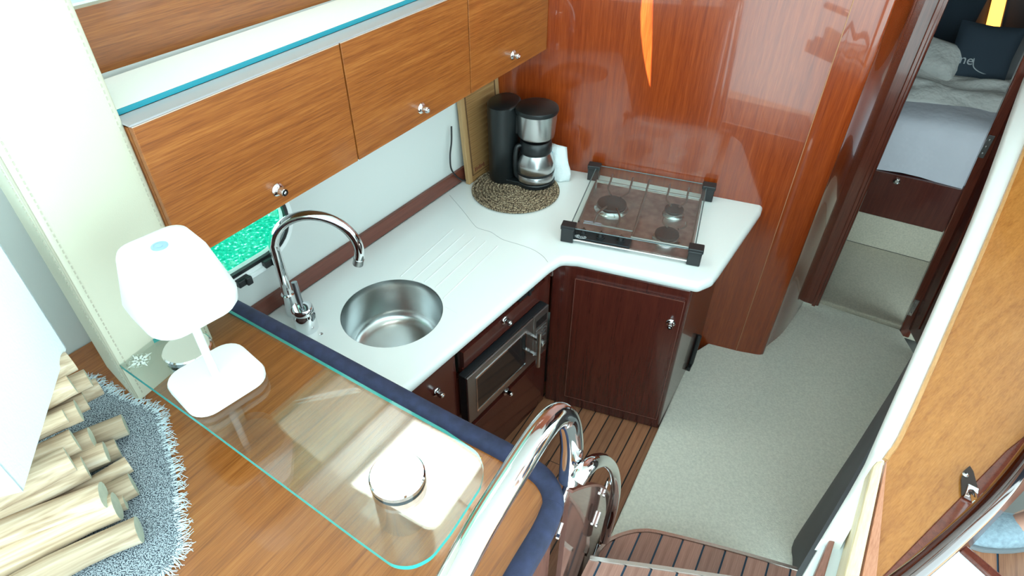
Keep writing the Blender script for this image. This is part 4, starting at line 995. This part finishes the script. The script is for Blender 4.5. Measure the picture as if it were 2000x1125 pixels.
logs = [(140, 705, .25, 40, .021), (173, 738, .18, 48, .020), (140, 749, .22, 46, .022), (194, 754, .105, 44, .020), (168, 782, .14, 50, .020), (154, 801, .17, 52, .023), (128, 812, .20, 46, .014), (245, 829, .035, 52, .024),
        (180, 854, .10, 54, .022), (147, 859, .145, 50, .024), (208, 882, .07, 56, .022), (231, 875, .03, 54, .022), (137, 896, .16, 42, .025), (168, 913, .11, 50, .024), (252, 906, .028, 48, .018), (261, 945, .03, 56, .025),
        (245, 978, .024, 56, .018), (203, 966, .095, 62, .025), (229, 988, .055, 57, .028), (272, 1034, .034, 56, .026)]
for i, (x, y, h, a_, rd) in enumerate(logs):
    e_ = hz(x, y, ZW + h); d = adir(a_ + random.uniform(-3, 3)); d.z = random.uniform(-.05, .05); d.normalize()
    L_ = random.uniform(.26, .34); pts = []; rs = []
    side = Vector((d.y, -d.x, 0)); ph_ = random.uniform(0, 6); bend = random.uniform(.002, .008)
    for k in range(7):
        t = k / 6; pts.append(e_ - d * (L_ * t) + side * (bend * math.sin(t * 4 + ph_)) - side * bend * math.sin(ph_)); rs.append(rd * (1 + .06 * math.sin(t * 7 + ph_)))
    rs[0] = rd
    bm = B(); tube(bm, pts, rs, 14); bm.faces.ensure_lookup_table(); bm.faces[-2].material_index = 1
    finish('driftwood_stick', bm, [stickmat(i % 4), M_cut], dlamp, smooth=True, angle=50)
s1, s2 = hz(130, 680, 1.36), hz(45, 960, 1.36)
e1 = (s1 - s2); e1.z = 0; wS = e1.length; e1.normalize(); e2 = Vector((-e1.y, e1.x, 0)); e2 = e2 if e2.x < 0 else -e2
sc = [s2, s1, s1 + e2 * wS * .95, s2 + e2 * wS * .95]
bm = B(); ins = .004
for k in range(4):
    a, c = sc[k], sc[(k + 1) % 4]; inw = ((sc[0] + sc[2]) / 2 - (a + c) / 2).normalized()
    slab(bm, [a, c, c + Z * .26, a + Z * .26], inw * ins)
shd = finish('lamp_shade', bm, plain('linen_shade', (.72, .80, .83), .85, bump=(220, .4, .002)), dlamp)
bm = B(); mid = (sc[0] + sc[2]) / 2; tube(bm, [Vector((mid.x, mid.y, ZW + .02)), mid + Z * .12], .006, 10); lathe(bm, [(.02, .0), (.02, .05), (.028, .07), (.03, .10), (.02, .125), (0, .13)], mid + Z * .06, Z, 16); finish('lamp_holder', bm, M_shadewhite, dlamp, smooth=True)

# ================================================================== HANDRAIL AT THE BAR END
def at(x, y, z): return hz(x, y, z)
rail = thing('handrail', at(1108, 960, .98), 'thick polished chrome handrail rising over the end of the bar', 'handrail')
r_0 = at(760, 1400, 1.36)
rpts = [Vector((r_0.x - .03, r_0.y - .07, ZW + .001)), Vector((r_0.x - .03, r_0.y - .07, 1.22)), r_0 + Vector((-.018, -.05, -.06)), r_0, at(850, 1200, 1.375), at(930, 1045, 1.385), at(1000, 930, 1.385), at(1050, 852, 1.375), at(1080, 816, 1.355), at(1100, 810, 1.33), at(1112, 830, 1.29), at(1117, 870, 1.22), at(1114, 915, 1.15), at(1112, 936, 1.12)]
bm = B(); tube(bm, smooth_path(rpts, 7), .0228, 24); finish('tube', bm, M_chrome, rail, smooth=True)
e_ = rpts[-1]
bm = B(); tube(bm, [e_ + Z * .004, e_ - Z * .055 + Vector((-.01, -.01, 0))], .008, 12); obox(bm, e_ - Z * .06 + Vector((-.012, -.012, 0)), dK, Vector((dK.y, -dK.x, 0)), Z, .022, .008, .008); finish('bracket', bm, M_chrome, rail, smooth=True, bevel=.001)

# ================================================================== STAIRS
ZT1, ZT2 = .25, .50
t1 = [(1163, 1090), (1170, 1075), (1188, 1057), (1215, 1044), (1250, 1037), (1292, 1041), (1420, 1073), (1557, 1112)]
M_trim = plain('trim_steel', (.52, .47, .44), .22, 1.0)
W_TR = [wood('tread_%s' % n, *[tuple(c * k for c in cc) for cc in ((.22, .10, .075), (.33, .165, .125), (.41, .22, .17))], dK, .35, .4) for n, k in (('rose', 1.0), ('pale', 1.12), ('dull', .9))]
M_bluecaulk = plain('blue_caulk', (.012, .045, .085), .6)
def tread(z, px, name, lab, backz):
    pts = [hz(x, y, z) for x, y in px]
    far = [tuple(p[:2]) for p in pts]
    b0, b1 = pts[-1] - dK * .42, pts[0] - dK * .42
    poly = ccw(far + [tuple(b0[:2]), tuple(b1[:2])])
    t = thing(name, Vector((pts[3].x, pts[3].y, backz)), lab, 'step', 'galley steps')
    bm = B(); prism(bm, offset_poly(poly, .004), backz, z - .004); finish('carcass', bm, wdark, t)
    bm = B(); prism(bm, poly, z - .012, z - .003); finish('caulk', bm, M_bluecaulk, t)
    p = hz(1251, 1040, z); nn = (dK.y, -dK.x)
    planks(poly, A_KEEL, .0665, .006, p.x * nn[0] + p.y * nn[1], z - .003, z, W_TR, t)
    bm = B(); sweep(bm, smooth_path([Vector((q.x, q.y, z + .001)) for q in pts], 4), [(-.008, -.016), (.006, -.016), (.008, -.003), (.005, .003), (-.006, .003)]); finish('nosing', bm, M_trim, t, smooth=True)
    return t
tread(ZT1, t1, 'stair_step', 'lower teak stair tread with a rounded steel-trimmed corner on the carpet', .02)
tread(ZT2, [(1152, 1090), (1175, 1094), (1300, 1111), (1600, 1155)], 'stair_step', 'upper teak stair tread with a straight steel nosing, nearest the camera', ZT1 + .003)
# glossy side panel of the stairs with its grab rail
PP, QQ = hz(1105, 973, 1.1), hz(1034, 1124, 1.1)
dP = (PP - QQ); dP.z = 0; dP.normalize(); nP = Vector((dP.y, -dP.x, 0))
PPo = PP + nP * .0
def spl(x, y): return pv(x, y, PPo, PPo + dP)
side = thing('stair_side_panel', Vector((.25, 1.0, .02)), 'glossy reddish panel with a curved top edge beside the steps', 'panel')
edge = smooth_path([spl(1112, 958), spl(1130, 951), spl(1155, 946), spl(1175, 950), spl(1186, 965), spl(1188, 995), spl(1184, 1030), spl(1172, 1075)], 4)
low = edge[-1]; z_l = max(.03, low.z)
pp = edge + [Vector((low.x, low.y, .022)), Vector((PP.x, PP.y, .022)) + dP * .03, Vector((PP.x, PP.y, 1.03)) + dP * .03]
bm = B(); slab(bm, pp, -nP * .012); finish('panel', bm, plain('mirror_varnish', (.36, .20, .17), .05, .75), side)
bm = B(); sweep(bm, edge, [(-.003, -.007), (.003, -.007), (.003, .007), (-.003, .007)], up=nP); finish('edge_trim', bm, wstrip, side)
M_bar2 = M_chrome
g2_ = thing('grab_rail', spl(1176, 1060), 'curved chrome grab rail along the stair side panel below the bar', 'handrail')
def spo(x, y, o): return pv(x, y, PPo + nP * o, PPo + nP * o + dP)
gr = smooth_path([spo(1128, 938, .02), spo(1140, 920, .025), spo(1160, 902, .03), spo(1182, 900, .03), spo(1197, 918, .03), spo(1202, 950, .03), spo(1198, 985, .03), spo(1188, 1025, .03), spo(1181, 1055, .03)], 6)
bm = B(); tube(bm, gr, .016, 18); finish('tube', bm, M_chrome, g2_, smooth=True)
for x, y in ((1187, 940), (1172, 1000), (1172, 1064), (1097, 1020)):
    a, c = spo(x, y, .004), spo(x - 9, y + 26, .004)
    bm = B(); tube(bm, [a, c], .005, 10); lathe(bm, [(.007, 0), (.007, .006), (0, .007)], c, nP, 10); finish('clamp', bm, M_chrome, g2_, smooth=True)

# ================================================================== RIGHT-HAND SIDE
ZR = 1.10
_p0 = hz(1740, 800, ZR); _p1 = hz(1914, 400, ZR); axw = (_p1 - _p0).normalized(); dirw = Vector((axw.y, -axw.x, 0)); RISE = .16
def hpl(x, y, dz=0.0):
    """pixel -> the console plane, which rises forward along its length"""
    d = ray(x, y); n_ = Vector((-axw.x * RISE, -axw.y * RISE, 1)); p0 = _p0 + Z * dz
    return CAM + d * (n_.dot(p0 - CAM) / n_.dot(d))
capL = [hpl(2030, 85), hpl(2000, 160), hpl(1914, 398), hpl(1740, 800), hpl(1692, 905), hpl(1606, 1050)]
capR = [hpl(2080, 95), hpl(2048, 170), hpl(1957, 400), hpl(1784, 800), hpl(1728, 900), hpl(1640, 1052)]
base = [hz(1800, 690, .02), hz(1780, 720, .02), hz(1697, 880, .02), hz(1563, 1036, .02), hz(1548, 1095, .02), hz(1552, 1125, .02)]
M_wr = plain('dark_grey_vinyl', (.085, .082, .088), .6)
bm = B(); lo = smooth_path(base, 5); rows = []
for p in lo:
    q = isect(capL[2], axw, p, dirw); q.z = 0; h_ = ZR + RISE * (q - _p0).dot(axw)
    top = Vector((q.x, q.y, h_ - .055)) + dirw * .03
    rows.append([bm.verts.new(v_) for v_ in (p, p * .5 + top * .5, top, top + dirw * .05, Vector((p.x, p.y, .02)) + dirw * .05)])
for a, b in zip(rows, rows[1:]):
    for j in range(5): bm.faces.new((a[j], a[(j + 1) % 5], b[(j + 1) % 5], b[j]))
bm.faces.new(rows[0][::-1]); bm.faces.new(rows[-1])
finish('wall_right', bm, M_wr, kind='structure', label='dark grey lower side wall along the passage carpet', smooth=True, angle=60)
con = thing('side_console', _p0 + dirw * .3 - Z * .05, 'varnished orange wooden console top with a white padded edge', 'console')
bm = B(); cl_, cr_ = smooth_path(capL, 4), smooth_path([p + dirw * .012 for p in capR], 4); rows = []
for a, b in zip(cl_, cr_): rows.append([bm.verts.new(v_) for v_ in (a - Z * .05, a - Z * .008, a + (b - a).normalized() * .008, b - (b - a).normalized() * .004, b - Z * .05)])
for a, b in zip(rows, rows[1:]):
    for j in range(5): bm.faces.new((a[j], a[(j + 1) % 5], b[(j + 1) % 5], b[j]))
bm.faces.new(rows[0][::-1]); bm.faces.new(rows[-1])
finish('white_edge', bm, plain('white_leatherette', (.86, .87, .86), .5), con, smooth=True, angle=50)
w = [hpl(x, y, .002) for x, y in ((1728, 900), (1784, 800), (1957, 400), (2048, 170), (2080, 95))]
wp = w + [w[4] + dirw * .45, hpl(2120, 760, .002), hpl(1965, 880, .002), hpl(1740, 1109, .002), hpl(1690, 1160, .002)]
bm = B(); slab(bm, wp, -Z * .03); finish('wood_top', bm, wtop2, con)
bm = B(); sweep(bm, smooth_path([p + Z * .003 for p in w[::-1]], 4), [(-.006, -.006), (.006, -.006), (.004, .005), (-.004, .005)]); finish('wood_lip', bm, wood('lip_wood', (.42, .20, .07), (.52, .26, .10), (.60, .32, .14), axw, .35, .3), con, smooth=True)
dkp = [hpl(x, y, .004) for x, y in ((1690, 1160), (1740, 1109), (1965, 880), (2120, 760), (2150, 800), (2000, 905), (1790, 1125), (1740, 1170))]
bm = B(); slab(bm, dkp, -Z * .03); finish('dark_border', bm, wjamb, con, bevel=.002)
bm = B()
for a, b in zip(dkp[4:], dkp[5:]): slab(bm, [a - Z * .03, b - Z * .03, Vector((b.x, b.y, .5)), Vector((a.x, a.y, .5))], -dirw * .015)
finish('side_panel', bm, wdark, con)
bm = B(); slab(bm, [hpl(x, y, .0045) for x, y in ((1772, 1106), (1842, 1042), (1847, 1047), (1777, 1112))], Z * .002); finish('white_plate', bm, M_white, con)
# end boards towards the steps
def hpb(x, y, dz): return hpl(x, y, dz)
bm = B(); slab(bm, [hpb(x, y, -.03) for x, y in ((1612, 1050), (1694, 910), (1728, 900), (1690, 1180), (1525, 1200))], -Z * .07)
finish('locker_end', bm, plain('white_gelcoat', (.74, .80, .81), .4), label='white locker top between two wooden edge boards near the steps', cat='locker')
def eboard(px, dz, th, mat, lab):
    bm = B(); slab(bm, [hpb(x, y, dz) for x, y in px], -Z * th); return finish('edge_board', bm, mat, label=lab, cat='board', group='edge boards by the steps', bevel=.006)
wl1 = wood('pale_board', (.66, .50, .30), (.76, .60, .38), (.82, .68, .46), adir(33), .4, .2)
wl2 = wood('pink_teak', (.40, .15, .085), (.52, .22, .13), (.60, .28, .18), adir(33), .4, .2)
eboard([(1706, 908), (1714, 899), (1729, 896), (1680, 1125), (1668, 1180), (1634, 1180), (1649, 1125)], .05, .08, wl1, 'pale rounded wooden edge board running from the console towards the camera')
eboard([(1731, 900), (1733, 899), (1712, 1125), (1704, 1180), (1672, 1180), (1684, 1125)], .018, .05, wl2, 'pinkish teak board right beside the pale edge board')
eboard([(1628, 1036), (1634, 1029), (1639, 1030), (1611, 1125), (1592, 1180), (1568, 1180), (1590, 1125)], -.005, .06, wood('board_mahogany', (.14, .05, .035), (.21, .08, .055), (.26, .11, .08), adir(33), .4, .2), 'slim mahogany edge board left of the white locker top')
# right handrail
rr2 = thing('handrail', hz(1925, 985, ZR), 'dark polished handrail curving along the console in the lower right corner', 'handrail')
ZH = 1.16
bm = B(); rp_ = [hz(x, y, ZH) for x, y in ((1640, 1225), (1775, 1125), (1870, 1043), (1940, 975), (2000, 902), (2060, 815), (2110, 720))]
tube(bm, smooth_path(rp_, 6), .0185, 22); finish('tube', bm, plain('dark_chrome', (.20, .17, .17), .07, 1.0), rr2, smooth=True)  # chrome darkened in colour to stand in for dark reflections
bm = B(); oc = [hpl(x, y, .006) for x, y in ((1877, 970), (1876, 938), (1880, 922), (1893, 911), (1900, 922), (1906, 945), (1908, 952))]
slab(bm, oc, Z * .003); finish('mounting_plate', bm, plain('dark_plate', (.05, .035, .032), .12, .6), rr2)  # steel plate coloured dark, in place of the dark surroundings it mirrors
bm = B(); lathe(bm, [(.006, 0), (.006, .002), (0, .003)], hpl(1885, 928, .009), Z, 12); finish('screw', bm, M_chrome, rr2, smooth=True)
bm = B(); a = hpl(1897, 963, .01); b3 = hz(1908, 985, ZH - .012); tube(bm, [a, (a + b3) / 2 + Z * .004, b3], .008, 12); obox(bm, a, axw, dirw, Z, .017, .010, .005); finish('bracket', bm, M_chrome, rr2, smooth=True, bevel=.001)
# saloon floor beyond the rail
ZS = .50
fp2 = ccw([tuple(hz(x, y, ZS)[:2]) for x, y in ((1860, 1075), (1905, 1035), (2080, 960), (2500, 1000), (2500, 1500), (1960, 1450))])
bm = B(); prism(bm, fp2, ZS - .04, ZS - .003); sf = finish('floor_saloon', bm, M_bluecaulk, kind='structure')
planks(fp2, A_KEEL, .09, .006, .33, ZS - .003, ZS, teak, sf)
lk = thing('locker', hz(1880, 1130, .76), 'white locker lid with a mahogany rim below the handrail at the lower right', 'locker')
bm = B(); slab(bm, [hz(x, y, .80) for x, y in ((1800, 1140), (1876, 1074), (1960, 1145), (1880, 1230))], -Z * .03); finish('lid', bm, M_white, lk)
bm = B(); slab(bm, [hz(x, y, .81) for x, y in ((1876, 1073), (1888, 1064), (1990, 1150), (1972, 1160))], -Z * .04); finish('rim', bm, wjamb, lk, bevel=.004)


# ================================================================== PERSON (one shoe shows in the lower right corner)
toe = hz(1862, 1024, ZS + .03); fx = Vector((1, -.10, 0)).normalized(); fy = Vector((fx.y, -fx.x, 0))
G = Vector((toe.x, toe.y, ZS)) + fx * .20            # ankle of the near foot, on the floor
per = thing('person', G, 'person in a blue-grey felt slip-on shoe standing beyond the right handrail', 'person')
def skin_body(name, chain, mat, sub=2):
    """chain: list of (parent index or None, position, radius)"""
    bm = B(); lay = bm.verts.layers.skin.verify(); vs = []
    for i, (p, co, r_) in enumerate(chain):
        v_ = bm.verts.new(co - G); v_[lay].radius = (r_, r_) if not isinstance(r_, tuple) else r_; v_[lay].use_root = (i == 0); vs.append(v_)
        if p is not None: bm.edges.new((vs[p], v_))
    me = bpy.data.meshes.new(name); bm.to_mesh(me); bm.free(); me.materials.append(mat)
    o = bpy.data.objects.new(name, me); COL.objects.link(o); WORG[o.name] = G.copy(); o.parent = per
    sk = o.modifiers.new('skin', 'SKIN'); sk.use_smooth_shade = True
    sb = o.modifiers.new('subdivision', 'SUBSURF'); sb.levels = sub; sb.render_levels = sub
    return o
M_skin = plain('skin', (.52, .27, .20), .5, bump=(200, .1, .001))
A1 = G; A2 = G - fy * -.22 + fx * .02
A2 = G + Vector((.02, -.22, 0)); mid_ = (A1 + A2) / 2
def up(p, h, dx=0.0, dy=0.0): return Vector((p.x + dx, p.y + dy, ZS + h))
ch = [(None, up(mid_, .93), .115)]
def add(p, co, r_): ch.append((p, co, r_)); return len(ch) - 1
for A_, sg in ((A1, 1), (A2, -1)):
    h_ = add(0, up(mid_, .86, 0, .09 * sg), .095); k = add(h_, up(A_, .66, .0, -.015 * sg), .082); k = add(k, up(A_, .48, -.01), .058); k = add(k, up(A_, .33, .01), .055); a_ = add(k, up(A_, .09, .01), .036)
    add(add(a_, up(A_, .045, -.05), .034), up(A_, .03, -.15), .03)
sp = add(0, up(mid_, 1.10), .125); ch_ = add(sp, up(mid_, 1.30), .14); nk = add(ch_, up(mid_, 1.46), .06); hd0 = add(nk, up(mid_, 1.54, -.01), .062); hd1 = add(hd0, up(mid_, 1.62, -.015), (.085, .095)); add(hd1, up(mid_, 1.70, -.005), .075)
nose = add(hd1, up(mid_, 1.60, -.115), .014)
for sg in (1, -1):
    sh_ = add(ch_, up(mid_, 1.38, 0, .17 * sg), .06); el = add(sh_, up(mid_, 1.10, .02, .22 * sg), .043); wr = add(el, up(mid_, .86, -.04, .23 * sg), .028); pm = add(wr, up(mid_, .79, -.05, .23 * sg), (.018, .036))
    for q, (ox, ln) in enumerate(((-.03, .07), (-.01, .085), (.01, .08), (.03, .065))):
        f1 = add(pm, up(mid_, .75, -.05 + ox, .23 * sg), .0085); f2 = add(f1, up(mid_, .75 - ln * .55, -.055 + ox, (.23 - .006) * sg), .008); add(f2, up(mid_, .75 - ln, -.06 + ox, (.23 - .022) * sg), .007)
    t1_ = add(wr, up(mid_, .815, -.085, .225 * sg), .010); add(t1_, up(mid_, .78, -.10, .218 * sg), .009)
skin_body('body', ch, M_skin)
M_felt = plain('blue_grey_felt', (.25, .33, .39), .95, bump=(300, .6, .002), noise=(90, .18))
sc_ = [(None, up(mid_, .93), .128), (0, up(mid_, .86, 0, .09), .112), (1, up(A1, .66, 0, -.015), .098), (2, up(A1, .56, -.005), .088), (0, up(mid_, .86, 0, -.09), .112), (4, up(A2, .66, 0, .015), .098), (5, up(A2, .56, -.005), .088), (0, up(mid_, 1.0), .130)]
skin_body('shorts', sc_, plain('navy_cotton', (.05, .06, .09), .9))
sc_ = [(None, up(mid_, 1.0), .140), (0, up(mid_, 1.12), .140), (1, up(mid_, 1.30), .153), (2, up(mid_, 1.40), .11), (2, up(mid_, 1.385, 0, .17), .075), (4, up(mid_, 1.22, .012, .205), .066), (2, up(mid_, 1.385, 0, -.17), .075), (6, up(mid_, 1.22, .012, -.205), .066)]
skin_body('shirt', sc_, plain('white_cotton', (.75, .75, .74), .9))
bm = B(); lathe(bm, [(.088, -.02), (.093, .02), (.088, .06), (.06, .095), (0, .108)], up(mid_, 1.645, .012), Z, 20); finish('hair', bm, plain('brown_hair', (.06, .035, .02), .7), per, smooth=True)
for sg in (1, -1):
    bm = B(); lathe(bm, [(0, -.009), (.008, -.004), (.008, .004), (0, .009)], up(mid_, 1.63, -.098, .033 * sg), Z, 12); finish('eye', bm, M_black, per, smooth=True)
for A_ in (A1, A2):                                   # felt slip-on shoes: sole and upper with an open instep
    bm = B(); secs = []
    prof = [(-.205, .004, .030, .012), (-.185, .030, .046, .036), (-.14, .044, .060, .046), (-.09, .047, .062, .062), (-.055, .046, .055, .070), (-.02, .042, .048, .060), (.02, .040, .044, .058), (.06, .037, .042, .060), (.078, .024, .03, .05)]
    for x_, w_, w2_, h_ in prof:
        secs.append([bm.verts.new(up(A_, .014 + h_ * z_, x_, y_ * w_ * 1.12)) for y_, z_ in ((-1, 0), (-1.05, .35), (-.85, .75), (-.4, .98), (.4, .98), (.85, .75), (1.05, .35), (1, 0))])
    for i, (a_, b_) in enumerate(zip(secs, secs[1:])):
        for j in range(8):
            if j == 3 and 4 <= i <= 6: continue
            bm.faces.new((a_[j], a_[(j + 1) % 8], b_[(j + 1) % 8], b_[j]))
    bm.faces.new(secs[0][::-1]); bm.faces.new(secs[-1])
    o = finish('shoe_upper', bm, M_felt, per, smooth=True, angle=180); sb = o.modifiers.new('subdivision', 'SUBSURF'); sb.levels = 2; sb.render_levels = 2
    bm = B(); slab(bm, [up(A_, .0008, x_, -w_ * 1.15) for x_, w_, a, b_ in prof] + [up(A_, .0008, x_, w_ * 1.15) for x_, w_, a, b_ in prof[::-1]], Z * .014); finish('shoe_sole', bm, plain('sole_grey', (.22, .24, .26), .8), per)
